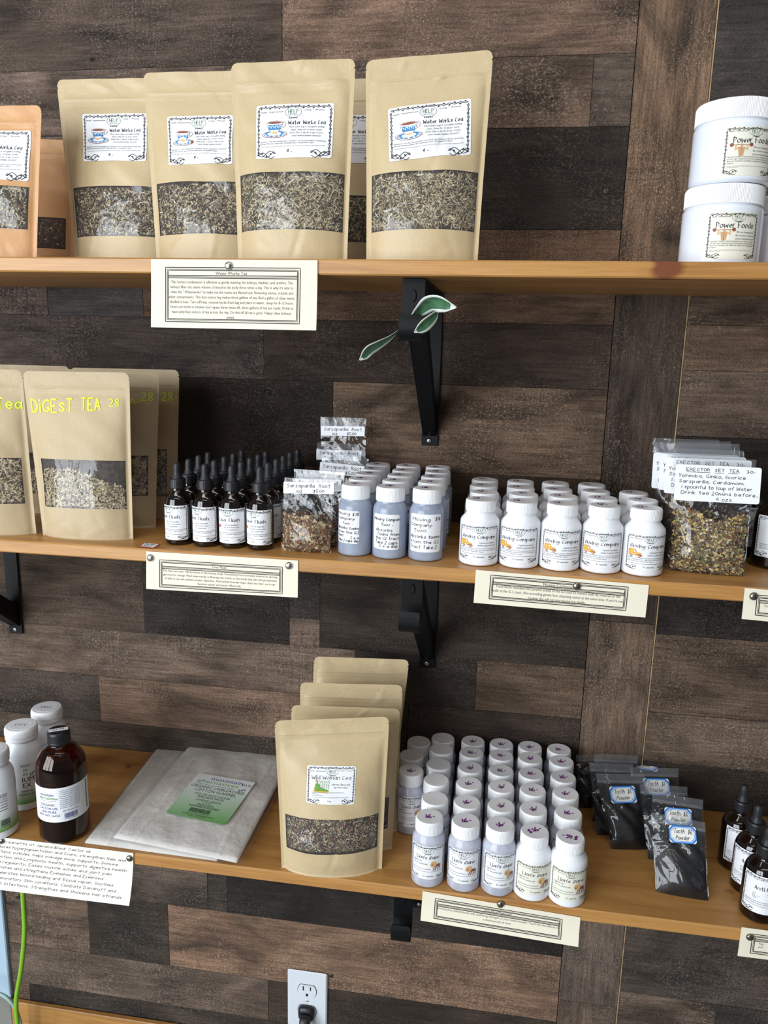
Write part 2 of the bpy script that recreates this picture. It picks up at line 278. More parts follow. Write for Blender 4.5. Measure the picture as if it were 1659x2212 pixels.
# ---------------------------------------------------------------- lettering
GLY = {  # pen strokes on a 10 x 10 grid: baseline 3, x-height 7, capitals 9, descender 0
 'a': '46 27 05 23 45|47 43', 'b': '09 03|05 27 45 23 04', 'c': '46 27 05 23 44', 'd': '46 27 05 23 45|49 43', 'e': '05 45 45 46 27 05 23 44', 'f': '49 28 23|07 37', 'g': '46 27 05 23 45|47 42 20 01', 'h': '09 03|05 27 46 43',
 'i': '07 03|08 09', 'j': '27 21 00|28 29', 'k': '09 03|47 05 05 43', 'l': '09 03', 'm': '07 03|05 17 35 33|35 57 65 63', 'n': '07 03|05 27 46 43', 'o': '27 06 04 23 44 46 27', 'p': '07 00|06 27 45 23 04', 'q': '46 27 05 23 45|47 40',
 'r': '07 03|05 27 37', 's': '46 27 06 44 23 04', 't': '29 24 33 43|07 47', 'u': '07 04 23 45|47 43', 'v': '07 23 23 47', 'w': '07 13 13 36 36 53 53 67', 'x': '07 43|47 03', 'y': '07 24 24|47 01', 'z': '07 47 47 03 03 43',
 'A': '03 29 29 43|15 35', 'B': '03 09|09 48 06|06 55 33 03', 'C': '58 39 06 23 54', 'D': '03 09|09 48 55 33 03', 'E': '49 09 09 03 03 43|06 36', 'F': '49 09 09 03|06 36', 'G': '58 39 06 23 54 55 55 35', 'H': '09 03|49 43|06 46', 'I': '09 29|19 13|03 23',
 'J': '39 34 13 04', 'K': '09 03|49 06 06 43', 'L': '09 03 03 43', 'M': '03 09 09 35 35 69 69 63', 'N': '03 09 09 43 43 49', 'O': '29 07 05 23 45 47 29', 'P': '03 09|09 48 36 06', 'Q': '29 07 05 23 45 47 29|25 53', 'R': '03 09|09 48 36 06|26 43',
 'S': '48 29 07 45 23 04', 'T': '09 49|29 23', 'U': '09 04 23 44 49', 'V': '09 23 23 49', 'W': '09 13 13 37 37 53 53 69', 'X': '09 43|49 03', 'Y': '09 26 26|49 26 23', 'Z': '09 49 49 03 03 43',
 '0': '29 07 05 23 45 47 29', '1': '19 13', '2': '08 29 47 03 03 43', '3': '09 39 26 26 45 23 04', '4': '29 05 05 45|38 33', '5': '49 09 09 06 36 44 23 03', '6': '39 17 05 04 13 33 44 35 15 04', '7': '09 49 49 13', '8': '26 48 29 08 26 44 23 04 26', '9': '46 26 08 29 47 33',
 '.': '03 04', ',': '14 02', "'": '09 07', '-': '05 25', ':': '04 03|07 06', '$': '48 29 07 45 23 04|2922', '*': '06 28|08 26', '!': '09 05|03 04', '?': '08 29 46 25|23 24', '/': '03 39', '&': '44 08 29 37 04 23 46', '=': '04 24|06 26', '^': '09 29',
 '\u03bc': '38 17 05 13 33 35 38|38 58 67 65 63', '\u03c4': '08 48|28 06 04 23 44', '\u03c9': '08 17 04 13 35 37|37 34 53 75 68', '"': '09 07|19 17', '(': '19 06 13', ')': '09 16 03', '+': '05 25|14 16'}
def chaikin(P, k=2):
    for _ in range(k):
        Q = [P[0]]
        for a, b in zip(P, P[1:]): Q += [a*.75+b*.25, a*.25+b*.75]
        Q.append(P[-1]); P = Q
    return P
GS = {}
for _c, _s in GLY.items():
    strokes = []; wmax = 0
    for st in _s.split('|'):
        st = st.replace(' ', ''); pts = [np.array([float(st[i]), float(st[i+1])-3]) for i in range(0, len(st), 2)]
        wmax = max([wmax]+[p[0] for p in pts]); run = [pts[0]]; runs = []
        for p in pts[1:]:
            if np.allclose(p, run[-1]): runs.append(run); run = [p]
            else: run.append(p)
        runs.append(run)
        for r_ in runs:
            if len(r_) > 1: strokes.append(chaikin(r_) if len(r_) > 2 else r_)
    GS[_c] = (strokes, wmax)
GS[' '] = ([], 2.0)
BF = {}      # Blender's built-in font, one cached outline per character
def load_font():
    chars = [chr(i) for i in range(33, 127)]; tmp = []
    for c in chars+[' ']:
        for s in ((c, c+'|') if c != ' ' else ('| |', '||')):
            cu = bpy.data.curves.new('t', 'FONT'); cu.body = s; cu.resolution_u = 2; o = bpy.data.objects.new('t', cu); COL.objects.link(o); tmp.append((c, s, o))
    dg = bpy.context.evaluated_depsgraph_get(); dg.update(); got = {}
    for c, s, o in tmp:
        me = o.evaluated_get(dg).to_mesh(); V = np.array([v.co[:2] for v in me.vertices]) if len(me.vertices) else np.zeros((0, 2))
        got[(c, s)] = (V, [tuple(p.vertices) for p in me.polygons]); o.evaluated_get(dg).to_mesh_clear()
    bar = got[('|', '|')][0][:, 0].max()
    for c in chars: BF[c] = (*got[(c, c)], got[(c, c+'|')][0][:, 0].max()-bar)
    BF[' '] = (np.zeros((0, 2)), [], got[(' ', '| |')][0][:, 0].max()-got[(' ', '||')][0][:, 0].max())
    for c, s, o in tmp: cu = o.data; bpy.data.objects.remove(o); bpy.data.curves.remove(cu)
    BF['_cap'] = BF['H'][0][:, 1].max()
load_font()
class Ink:
    """flat print: polygons in label coordinates (metres), one material per colour"""
    def __init__(s): s.V = []; s.F = []; s.MI = []; s.mats = []
    def mi(s, m):
        m = M[m]
        if m not in s.mats: s.mats.append(m)
        return s.mats.index(m)
    def add(s, V, F, m, lay=0):
        n = len(s.V); s.V += [(float(x), float(y), lay) for x, y in V]; s.F += [tuple(i+n for i in f) for f in F]; s.MI += [s.mi(m)]*len(F)
    def poly(s, pts, m, lay=0):
        """filled outline as rings towards its centre, so that it can follow a curved face"""
        P = np.array(pts, float); c = P.mean(0); n = len(P); V = []
        for k in (1, .66, .33): V += list(c+(P-c)*k)
        V.append(c); F = []
        for r in range(2): F += [(r*n+i, r*n+(i+1) % n, (r+1)*n+(i+1) % n, (r+1)*n+i) for i in range(n)]
        F += [(2*n+i, 2*n+(i+1) % n, 3*n) for i in range(n)]; s.add(V, F, m, lay)
    def ell(s, x, y, a, b, m, lay=0, n=20, rot=0):
        t = np.linspace(0, 2*math.pi, n, endpoint=False); X, Y = a*np.cos(t), b*np.sin(t); c, d = math.cos(rot), math.sin(rot)
        s.poly(np.stack([x+X*c-Y*d, y+X*d+Y*c], 1), m, lay)
    def rect(s, x0, y0, x1, y1, m, lay=0, step=.004):
        nx = max(1, int(math.ceil((x1-x0)/step))); X = np.linspace(x0, x1, nx+1)
        V = [(x, y) for y in (y0, y1) for x in X]; s.add(V, grid(nx+1, 2), m, lay)
    def stroke(s, pts, wd, m, lay=0, nib=None, maxseg=.004, taper=False):
        P = [np.array(pts[0], float)]
        for p in pts[1:]:
            p = np.array(p, float); d = np.linalg.norm(p-P[-1])
            if d < 1e-7: continue
            k = max(1, int(math.ceil(d/maxseg))); a = P[-1]
            for i in range(1, k+1): P.append(a+(p-a)*i/k)
        n = len(P)
        if n < 2: return
        V = []
        for i in range(n):
            t = P[min(i+1, n-1)]-P[max(i-1, 0)]; l = np.linalg.norm(t); t = t/l if l > 1e-9 else np.array([1., 0]); nn = np.array([-t[1], t[0]]); h = wd/2
            if nib: h = max(wd*nib[1], wd*abs(t[0]*math.sin(nib[0])-t[1]*math.cos(nib[0])))/2
            if taper: h *= .3+.7*math.sin(math.pi*(i+.3)/(n-.4))
            V += [P[i]+nn*h, P[i]-nn*h]
        s.add(V, [(2*i, 2*i+1, 2*i+3, 2*i+2) for i in range(n-1)], m, lay)
    def ring(s, x, y, a, b, wd, m, lay=0, n=28):
        t = np.linspace(0, 2*math.pi, n+1); s.stroke(list(np.stack([x+a*np.cos(t), y+b*np.sin(t)], 1)), wd, m, lay)
    def text(s, st, x, y, size, m, al='l', fit=None, shear=0, font='b', wd=None, rot=0, lay=0, jit=0, bold=0):
        V, F, n, px = [], [], 0, 0.0; tmp = []
        if font == 'b':
            k = size/BF['_cap']
            for c in st:
                v, f, adv = BF.get(c, BF[' '])
                if len(v): tmp.append((v*k+[px, 0], f))
                px += adv*k
            tot = px
        else:
            k = size/6; tot = sum((GS.get(c, GS[' '])[1]+1.5)*k for c in st)-1.5*k
        sc = fit/tot if fit else 1.0; ox = {'l': 0, 'c': -tot*sc/2, 'r': -tot*sc}[al]; cr, sr = math.cos(rot), math.sin(rot)
        def T(P):
            P = np.asarray(P, float); X = P[:, 0]*sc+ox+shear*P[:, 1]; Y = P[:, 1]; return np.stack([x+X*cr-Y*sr, y+X*sr+Y*cr], 1)
        if font == 'b':
            for v, f in tmp: s.add(T(v), f, m, lay)
        else:
            wd = wd or size*.1; px = 0
            for c in st:
                g, wx = GS.get(c, GS[' ']); jx, jy, js = (RNG.normal(0, jit, 3) if jit else (0, 0, 0))
                for r_ in g:
                    P = np.array(r_)*k*(1+js*.5)+[px+jx*size*.6, jy*size]; s.stroke(list(T(P)), wd, m, lay, nib=(math.radians(35), .22) if font == 'u' else None)
                    if font == 'u' and len(r_) == 2 and abs(r_[0][0]-r_[1][0]) < .1:      # small wedge serifs on stems
                        for q, sg in ((r_[0], 1), (r_[1], 1)):
                            Q = np.array([[q[0]-.55, q[1]-.15], [q[0]+.55, q[1]+.15]])*k+[px, 0]; s.stroke(list(T(Q)), wd*.55, m, lay)
                px += (wx+1.5)*k
        return tot*sc
    def build(s, name, mp, parent, label=None):
        V = mp(np.array(s.V)); o = obj(name, mesh(name, V, s.F, s.mats, s.MI), parent)
        if label: o['label'] = label
        return o
def vine(I, x0, y0, x1, y1, amp, m='ink', wd=.0005, seed=1):
    """scrolling twig with little leaves between two points"""
    a, b = np.array([x0, y0]), np.array([x1, y1]); L = np.linalg.norm(b-a); t = (b-a)/L; n = np.array([-t[1], t[0]]); r = np.random.default_rng(seed)
    k = max(3, int(L/(amp*3.2))); u = np.linspace(0, 1, k*6+1)
    P = [a+t*L*x+n*amp*.55*math.sin(x*k*math.pi) for x in u]; I.stroke(P, wd*1.25, m); P2 = [a+t*L*x-n*amp*.42*math.sin(x*k*math.pi+.5) for x in u]; I.stroke(P2, wd*.9, m)
    for i in range(k):
        c = a+t*L*(i+.5)/k+n*amp*.8*(1 if i % 2 else -1); d = r.uniform(-.6, .6)+(0 if i % 2 else math.pi); v = t*math.cos(d)+n*math.sin(d); q = np.array([-v[1], v[0]])
        I.add([c-v*amp*.95, c+q*amp*.42, c+v*amp*.95, c-q*amp*.42], [(0, 1, 2, 3)], m)
        if i % 3 == 0: I.ring(*(c-n*amp*.5*(1 if i % 2 else -1)), amp*.32, amp*.32, wd*.8, m, n=8)
def scroll(I, x, y, s, flip=1, m='ink'):
    t = np.linspace(0, 1, 14)
    for k in range(3): I.stroke([(x+flip*s*(q-.5)*1.0, y+s*.16*math.sin(q*6+k*1.7)+(k-1)*s*.05) for q in t], s*.035, m)
    for k in range(5):
        cx = x+flip*s*(k/4-.5); I.ell(cx, y+s*.12*math.sin(k*2.2), s*.075, s*.04, m, n=8, rot=k*.8)
def helplogo(I, x, y, a, b, tiny=True):
    I.ring(x, y, a, b, a*.035, 'ink'); I.text('HELP', x, y-b*.22, b*.72, 'green_ink', 'c', fit=a*1.25, font='u', wd=a*.075)
    I.text('HERB COMPANY', x, y-b*.62, b*.22, 'green_ink', 'c', fit=a*1.2)
    for k in range(5): I.ell(x+a*(k-2)*.22, y-b*1.12, a*.1, b*.09, 'ink', n=8, rot=.5*(k-2))
def help_frame(I, w_, h_, lx=0, ly=None, oval=None, seed=1, texts=True):
    """the twig border, oval emblem and mottoes that all the printed labels share"""
    am = h_*.027; mx, my = w_*.035, h_*.05; X0, X1, Y0, Y1 = -w_/2+mx, w_/2-mx, -h_/2+my, h_/2-my; wd = h_*.0078
    ly = Y1-h_*.075 if ly is None else ly; a, b = oval or (h_*.155, h_*.085)
    vine(I, X0, Y1, lx-a*.9, Y1-am*.3, am, seed=seed, wd=wd); vine(I, lx+a*.9, Y1-am*.3, X1, Y1, am, seed=seed+1, wd=wd); vine(I, lx-a*.9, Y1, lx+a*.9, Y1+am*.2, am*.8, seed=seed+5, wd=wd)
    vine(I, X0, Y0+am, X0, Y1-am, am*.8, seed=seed+2, wd=wd); vine(I, X1, Y0+am, X1, Y1-am, am*.8, seed=seed+3, wd=wd)
    s = w_*.22; scroll(I, X0+s*.5, Y0+am*.8, s, 1); scroll(I, X1-s*.5, Y0+am*.8, s, -1); helplogo(I, lx, ly, a, b)
    if texts:
        y = ly+b*.05; I.text('Health * Empowerment', X0+am*1.2, y, h_*.028, 'grey_ink', 'l', fit=(lx-a-am*.5)-(X0+am*1.8)); I.text('Living  *  Process', lx+a+am*2, y+b*.2, h_*.028, 'grey_ink', 'l', fit=min(w_*.25, (X1-lx-a-am*3.5)))
def lines(I, L, x, y, dy, size, m, al='c', shear=.22, fits=None, font='b'):
    for i, s in enumerate(L): I.text(s, x, y-i*dy, size, m, al, fit=fits[i] if fits else None, shear=shear, font=font)
# ---- little pictures on the labels (x, y = centre, s = width)
def teacup(I, x, y, s):
    I.ell(x, y-s*.26, s*.5, s*.15, 'brown_ink'); I.ell(x, y-s*.255, s*.475, s*.135, 'paper', 1); I.ell(x, y-s*.255, s*.44, s*.115, 'blue_ink', 2); I.ell(x, y-s*.25, s*.27, s*.075, 'paper', 3)
    for k in range(7): I.ell(x+s*.38*math.cos(math.pi+k*.52), y-s*.255+s*.09*math.sin(math.pi+k*.52), s*.035, s*.02, 'paper', 3, n=8)
    I.ell(x, y-s*.19, s*.13, s*.06, 'tan_ink', 4)
    t = np.linspace(0, 1, 9); L_ = [(x-s*.30+s*.17*q**2.2, y+s*.18-s*.36*q) for q in t]; R_ = [(x+s*.30-s*.17*q**2.2, y+s*.18-s*.36*q) for q in t[::-1]]
    I.poly([(a+(-s*.012 if a < x else s*.012), b) for a, b in L_+R_], 'brown_ink', 4); I.poly(L_+R_, 'paper', 5)
    B1 = [(x-s*.275+s*.06*q, y+s*.09-s*.2*q) for q in t]; B2 = [(x+s*.275-s*.06*q, y+s*.09-s*.2*q) for q in t[::-1]]; I.poly(B1+B2, 'blue_ink', 6)
    for k in range(4): I.stroke([(x-s*.22+s*.145*k+s*.05*math.cos(q), y-s*.005+s*.05*math.sin(q)) for q in np.linspace(-.5, 4.2, 10)], s*.022, 'paper', 7)
    I.ell(x, y+s*.18, s*.315, s*.062, 'brown_ink', 8); I.ell(x, y+s*.18, s*.295, s*.05, 'paper', 9); I.ell(x, y+s*.172, s*.27, s*.04, 'brown_ink', 10)
    I.stroke([(x+s*.28, y+s*.14), (x+s*.36, y+s*.19), (x+s*.43, y+s*.13), (x+s*.38, y+s*.02), (x+s*.25, y-s*.04)], s*.045, 'brown_ink', 3); I.stroke([(x+s*.28, y+s*.14), (x+s*.36, y+s*.19), (x+s*.43, y+s*.13), (x+s*.38, y+s*.02), (x+s*.25, y-s*.04)], s*.028, 'paper', 4)
def truck(I, x, y, s):
    I.poly([(x-s*.5, y-s*.12), (x-s*.5, y+s*.24), (x-s*.42, y+s*.29), (x+s*.02, y+s*.27), (x+s*.1, y+s*.06), (x+s*.1, y-s*.14)], 'orange_ink'); I.poly([(x+s*.08, y-s*.14), (x+s*.08, y+s*.06), (x+s*.36, y+s*.04), (x+s*.42, y-s*.02), (x+s*.42, y-s*.16)], 'orange_ink', 1)
    I.stroke([(x-s*.5, y-s*.12), (x-s*.5, y+s*.24), (x-s*.42, y+s*.29), (x+s*.02, y+s*.27), (x+s*.1, y+s*.06), (x+s*.36, y+s*.04), (x+s*.42, y-s*.02), (x+s*.42, y-s*.16), (x-s*.5, y-s*.14)], s*.022, 'brown_ink', 2)
    I.rect(x-s*.12, y+s*.08, x-s*.02, y+s*.21, 'paper', 2); I.stroke([(x-s*.15, y+s*.25), (x-s*.15, y-s*.1)], s*.015, 'brown_ink', 3)
    I.stroke([(x+s*.1, y-s*.1), (x+s*.28, y-s*.05), (x+s*.5, y-s*.17)], s*.05, 'brown_ink', 3)
    for c in (-.28, .3): I.ell(x+s*c, y-s*.19, s*.1, s*.1, 'brown_ink', 4, n=12); I.ell(x+s*c, y-s*.19, s*.06, s*.06, 'tan_ink', 5, n=10)
def lion(I, x, y, s):
    I.poly([(x-s*.05, y+s*.05), (x+s*.15, y+s*.12), (x+s*.34, y+s*.13), (x+s*.42, y+s*.02), (x+s*.38, y-s*.1), (x+s*.1, y-s*.12), (x-s*.1, y-s*.1)], 'brown_ink')
    for a, b in (((x-s*.12, y-s*.05), (x-s*.2, y-s*.38)), ((x+s*.02, y-s*.1), (x-s*.02, y-s*.4)), ((x+s*.28, y-s*.05), (x+s*.22, y-s*.36)), ((x+s*.38, y), (x+s*.44, y-s*.34))): I.stroke([a, ((a[0]+b[0])/2+s*.02, (a[1]+b[1])/2), b, (b[0]-s*.07, b[1])], s*.075, 'brown_ink', 1)
    I.stroke([(x+s*.4, y+s*.08), (x+s*.5, y+s*.0), (x+s*.48, y-s*.14)], s*.03, 'brown_ink', 1)
    for k in range(10): I.ell(x-s*.2+s*.2*math.cos(k*.628), y+s*.17+s*.21*math.sin(k*.628), s*.1, s*.075, 'tan_ink', 2, n=10, rot=k*.628)
    I.ell(x-s*.2, y+s*.16, s*.22, s*.23, 'tan_ink', 3); I.ell(x-s*.27, y+s*.15, s*.13, s*.15, 'skin_ink', 4); I.ell(x-s*.33, y+s*.08, s*.06, s*.05, 'brown_ink', 5, n=10); I.ell(x-s*.24, y+s*.2, s*.02, s*.02, 'ink', 5, n=8); I.ell(x-s*.34, y+s*.2, s*.02, s*.02, 'ink', 5, n=8)
def liver(I, x, y, s): I.poly([(x-s*.5, y+s*.1), (x-s*.2, y+s*.3), (x+s*.2, y+s*.22), (x+s*.5, y+s*.2), (x+s*.2, y-s*.05), (x-s*.05, y-s*.3), (x-s*.4, y-s*.28)], 'red_ink'); I.ell(x-s*.2, y+s*.05, s*.14, s*.1, 'orange_ink', 1, n=12)
def boot(I, x, y, s): I.stroke([(x-s*.2, y+s*.5), (x-s*.25, y-s*.2), (x-s*.3, y-s*.4), (x+s*.3, y-s*.45), (x+s*.36, y-s*.36), (x+s*.05, y-s*.15), (x+s*.12, y+s*.45), (x-s*.2, y+s*.5)], s*.05, 'grey_ink'); I.stroke([(x-s*.25, y-s*.2), (x+s*.05, y-s*.15)], s*.04, 'grey_ink'); I.stroke([(x+s*.4, y), (x+s*.7, y-s*.1), (x+s*.9, y+s*.05)], s*.04, 'grey_ink')
def brain(I, x, y, s):
    I.ell(x, y, s*.5, s*.4, 'pink_ink')
    for k in range(4): I.stroke([(x-s*.35+s*.17*k, y+s*.25), (x-s*.25+s*.17*k, y), (x-s*.38+s*.17*k, y-s*.25)], s*.04, 'brown_ink', 1)
def strongman(I, x, y, s):
    I.poly([(x-s*.17, y+s*.12), (x+s*.17, y+s*.12), (x+s*.1, y-s*.3), (x-s*.1, y-s*.3)], 'skin_ink', 1); I.ell(x, y+s*.2, s*.06, s*.08, 'skin_ink', 2, n=12)
    for g in (-1, 1): I.stroke([(x+g*s*.15, y+s*.08), (x+g*s*.3, y+s*.0), (x+g*s*.26, y+s*.22)], s*.08, 'tan_ink', 2); I.ell(x+g*s*.46, y+s*.22, s*.09, s*.09, 'brown_ink', 2, n=14)
    I.stroke([(x-s*.45, y+s*.22), (x+s*.45, y+s*.22)], s*.022, 'brown_ink', 1); I.stroke([(x, y+s*.1), (x, y-s*.28)], s*.012, 'brown_ink', 3)
def lounging(I, x, y, s):
    for k in range(5): c = x-s*.1+s*.14*k; I.stroke([(c, y-s*.2), (c+s*.02, y+s*.32)], s*.015, 'leaf_green'); [I.ell(c+s*.035*(1 if q % 2 else -1), y-s*.05+s*.08*q, s*.035, s*.017, ('orange_ink', 'leaf_green', 'blue_ink')[(k+q) % 3], 1, n=8, rot=.7) for q in range(5)]
    I.poly([(x-s*.4, y-s*.3), (x-s*.38, y+s*.12), (x-s*.26, y+s*.18), (x-s*.14, y+s*.1), (x-s*.08, y-s*.08), (x+s*.45, y-s*.24), (x+s*.46, y-s*.32)], 'leaf_green', 3); I.ell(x-s*.26, y+s*.25, s*.06, s*.08, 'skin_ink', 3, n=12); I.ell(x-s*.28, y+s*.29, s*.07, s*.06, 'brown_ink', 2, n=12)
    I.poly([(x-s*.5, y-s*.3), (x-s*.44, y-s*.05), (x-s*.36, y-s*.3)], 'orange_ink', 2); I.ell(x, y-s*.33, s*.5, s*.04, 'orange_ink', 1)
def sprig(I, x, y, s, m='navy'):
    I.stroke([(x-s*.4, y-s*.2), (x+s*.4, y+s*.2)], s*.04, m)
    for k in range(3):
        for g in (-1, 1): I.ell(x-s*.2+s*.28*k-g*s*.04, y-s*.1+s*.14*k+g*s*.12, s*.14, s*.05, m, n=10, rot=.5+g*.7)
def barcode(I, x, y, w_, h_, m='ink', num=True):
    r = np.random.default_rng(3); c = x-w_/2
    while c < x+w_/2: b = w_*r.choice([.008, .016, .024]); I.rect(c, y, min(c+b, x+w_/2), y+h_, m); c += b+w_*r.choice([.008, .014, .02])
    if num: I.text('7 94478 12000 6', x, y-h_*.3, h_*.2, m, 'c', fit=w_*1.05)
# ---- where print and paper sit
def flat_map(c, eps=.0003, n_=None):
    """c: corners bl, br, tl, tr in 3-D; label space is centred, size (w,h) = mean edge lengths"""
    c = [np.array(p, float) for p in c]; w_ = (np.linalg.norm(c[1]-c[0])+np.linalg.norm(c[3]-c[2]))/2; h_ = (np.linalg.norm(c[2]-c[0])+np.linalg.norm(c[3]-c[1]))/2
    N = np.cross(c[1]-c[0], c[2]-c[0]); N /= np.linalg.norm(N)
    def mp(P):
        u = (P[:, 0]/w_+.5)[:, None]; v = (P[:, 1]/h_+.5)[:, None]
        return c[0]*(1-u)*(1-v)+c[1]*u*(1-v)+c[2]*(1-u)*v+c[3]*u*v+N*(eps+P[:, 2:3]*.00004)
    return mp, w_, h_
def cyl_map(R, zc, eps=.0003):
    def mp(P): a = -math.pi/2+P[:, 0]/R; r = R+eps+P[:, 2]*.00003; return np.stack([r*np.cos(a), r*np.sin(a), zc+P[:, 1]], 1)
    return mp
def patch(w_, h_, r, nx=24, ny=6):
    """rounded paper rectangle as a grid of columns (x, y, layer)"""
    X = sorted(set(np.linspace(-w_/2, w_/2, nx+1).tolist()+[s*(w_/2-r+r*math.sin(a)) for s in (-1, 1) for a in (.4, .8, 1.15, 1.4)]))
    V = []
    for j in range(ny+1):
        for x in X:
            d = abs(x)-(w_/2-r); ins = r-math.sqrt(max(0, r*r-d*d)) if d > 0 else 0
            V.append((x, (-h_/2+ins)+(h_-2*ins)*j/ny, 0))
    return np.array(V), grid(len(X), ny+1)
def sticker(parent, w_, h_, r, mp0, mat, name='label', nx=24, ny=6, label=None):
    V, F = patch(w_, h_, r, nx, ny); o = obj(name, mesh(name, mp0(V), F, M[mat], smooth=True), parent)
    if label: o['label'] = label
    return o
# ================================================================ the setting
wall = struct(obj('wall_back', mesh('wall_back', *box(-.95, 1.1, .0005, .03, -1.5, .75), M['backing'])))
PL = [  # x0, x1, z0, z1, tone
 (-.95, -.588, .515, .70, (.13, .11, .10)), (-.588, -.109, .515, .70, (.105, .085, .074)), (-.109, .419, .515, .70, (.19, .14, .11)),
 (-.95, .05, .417, .515, (.16, .13, .115)), (.05, .361, .417, .515, (.15, .115, .092)), (.361, .419, .417, .515, (.125, .108, .095)),
 (-.95, -.3, .272, .417, (.12, .10, .09)), (-.3, .419, .272, .417, (.045, .039, .035)),
 (-.95, -.527, .131, .272, (.12, .10, .095)), (-.527, -.353, .131, .272, (.085, .088, .095)), (-.353, .419, .131, .272, (.155, .108, .078)),
 (-.95, -.143, .032, .131, (.085, .074, .072)), (-.143, .419, .032, .131, (.058, .045, .038)),
 (-.95, -.4, -.112, .032, (.06, .05, .045)), (-.4, -.024, -.112, .032, (.030, .024, .021)), (-.024, .419, -.112, .032, (.15, .112, .085)),
 (-.95, -.05, -.297, -.112, (.11, .075, .05)), (-.05, .419, -.297, -.112, (.08, .058, .04)),
 (-.95, -.375, -.438, -.297, (.105, .084, .072)), (-.375, -.1, -.438, -.297, (.042, .039, .039)), (-.1, -.044, -.386, -.297, (.046, .042, .04)), (-.1, -.044, -.438, -.386, (.125, .10, .085)), (-.044, .419, -.438, -.297, (.052, .043, .037)),
 (-.95, .02, -.531, -.438, (.15, .122, .102)), (.02, .236, -.531, -.438, (.045, .038, .034)), (.236, .419, -.531, -.438, (.13, .096, .072)),
 (-.95, -.472, -.624, -.531, (.065, .057, .052)), (-.472, .0, -.624, -.531, (.20, .15, .118)), (.0, .119, -.624, -.531, (.05, .042, .038)), (.119, .419, -.624, -.531, (.06, .048, .04)),
 (-.95, .2, -.72, -.624, (.09, .075, .064)), (.2, .419, -.72, -.624, (.05, .04, .034)), (-.95, .419, -.865, -.72, (.09, .075, .065)),
 (-.7085, -.267, -1.009, -.865, (.12, .10, .088)), (-.267, -.227, -1.009, -.865, (.06, .055, .052)), (-.227, .419, -1.009, -.865, (.030, .027, .026)),
 (-.7085, -.525, -1.151, -1.009, (.17, .13, .105)), (-.525, -.352, -1.151, -1.009, (.055, .047, .042)), (-.352, .419, -1.151, -1.009, (.25, .175, .128)),
 (-.7085, -.145, -1.246, -1.151, (.15, .122, .104)), (-.145, .419, -1.246, -1.151, (.055, .043, .035)), (-.67, -.42, -1.45, -1.246, (.045, .04, .037)), (-.42, .419, -1.45, -1.246, (.07, .06, .054)), (-.7085, -.67, -1.45, -1.246, (.14, .10, .08)),
 (.5285, 1.05, .444, .70, (.062, .06, .061)), (.5285, 1.05, .272, .444, (.15, .12, .10)), (.5285, 1.05, .134, .272, (.13, .10, .078)), (.5285, 1.05, .066, .134, (.15, .112, .085)), (.5285, 1.05, -.036, .066, (.15, .12, .10)), (.5285, 1.05, -.20, -.036, (.04, .036, .035)), (.5285, 1.05, -.366, -.20, (.036, .033, .033)),
 (.5285, 1.05, -.506, -.366, (.125, .096, .074)), (.5285, 1.05, -.597, -.506, (.155, .125, .10)), (.5285, 1.05, -.75, -.597, (.06, .048, .04)), (.5285, 1.05, -1.065, -.75, (.10, .086, .078)), (.5285, .70, -1.45, -1.065, (.17, .135, .112)), (.70, 1.05, -1.45, -1.065, (.055, .05, .048))]
COLUMN = [(.19, .70, (.215, .158, .115)), (-.35, .19, (.088, .07, .058)), (-.80, -.35, (.175, .135, .105)), (-1.10, -.80, (.165, .138, .122)), (-1.45, -1.10, (.14, .112, .093))]
rp = random.Random(5)
for (x0, x1, z0, z1, tone) in PL:
    if sum(tone) > .28: tone = tuple(c_*1.22 for c_ in tone)
    h = rp.uniform(.0045, .0058); w_, v_ = (x1-x0)/2-.0003, (z1-z0)/2-.0003
    o = obj('plank', mesh('plank', *bbox(-w_, w_, -h, 0, -v_, v_, .0004), M['plank']), wall, ((x0+x1)/2, 0, (z0+z1)/2)); o['tone'] = tone
for (z0, z1, tone) in COLUMN:
    if sum(tone) > .28: tone = tuple(c_*1.15 for c_ in tone)      # one upright board runs through the courses
    h = .0062; w_, v_ = (z1-z0)/2-.0004, (.526-.4195)/2-.0004
    o = obj('plank', mesh('plank', *bbox(-w_, w_, -h, 0, -v_, v_, .0006), M['plank']), wall, ((.526+.4195)/2, 0, (z0+z1)/2), (0, math.pi/2, 0)); o['tone'] = tone
o = obj('panel_edge', mesh('panel_edge', *box(.5264, .5281, -.0052, 0, -1.45, .70), M['edge_strip']), wall)
struct(obj('trim_1', mesh('trim_1', *bbox(-1.1, -.710, -.014, .02, -1.283, .75, .002), M['bluewall'])))
struct(obj('trim_2', mesh('trim_2', *bbox(-1.1, -.712, -.012, .02, -1.5, -1.287, .002), M['floor'])))
struct(obj('baseboard_back', mesh('baseboard_back', *bbox(-.708, 1.1, -.018, -.007, -1.5, -1.286, .0015), shelf_mat('baseboard_wood'))))
struct(obj('floor', mesh('floor', *box(-3.5, 3.5, -5, .03, -1.55, -1.5), M['floor'])))
SHM = {1: shelf_mat('pine_shelf', [(on_y(1440, 585, -D1)[0]-.05, -D1, Z1, .036, .09, .05)]), 2: shelf_mat('pine_shelf'), 3: shelf_mat('pine_shelf', [(on_z(1575, 1925, Z3)[0]-.05, on_z(1575, 1925, Z3)[1], Z3, .02, .012, .03)])}
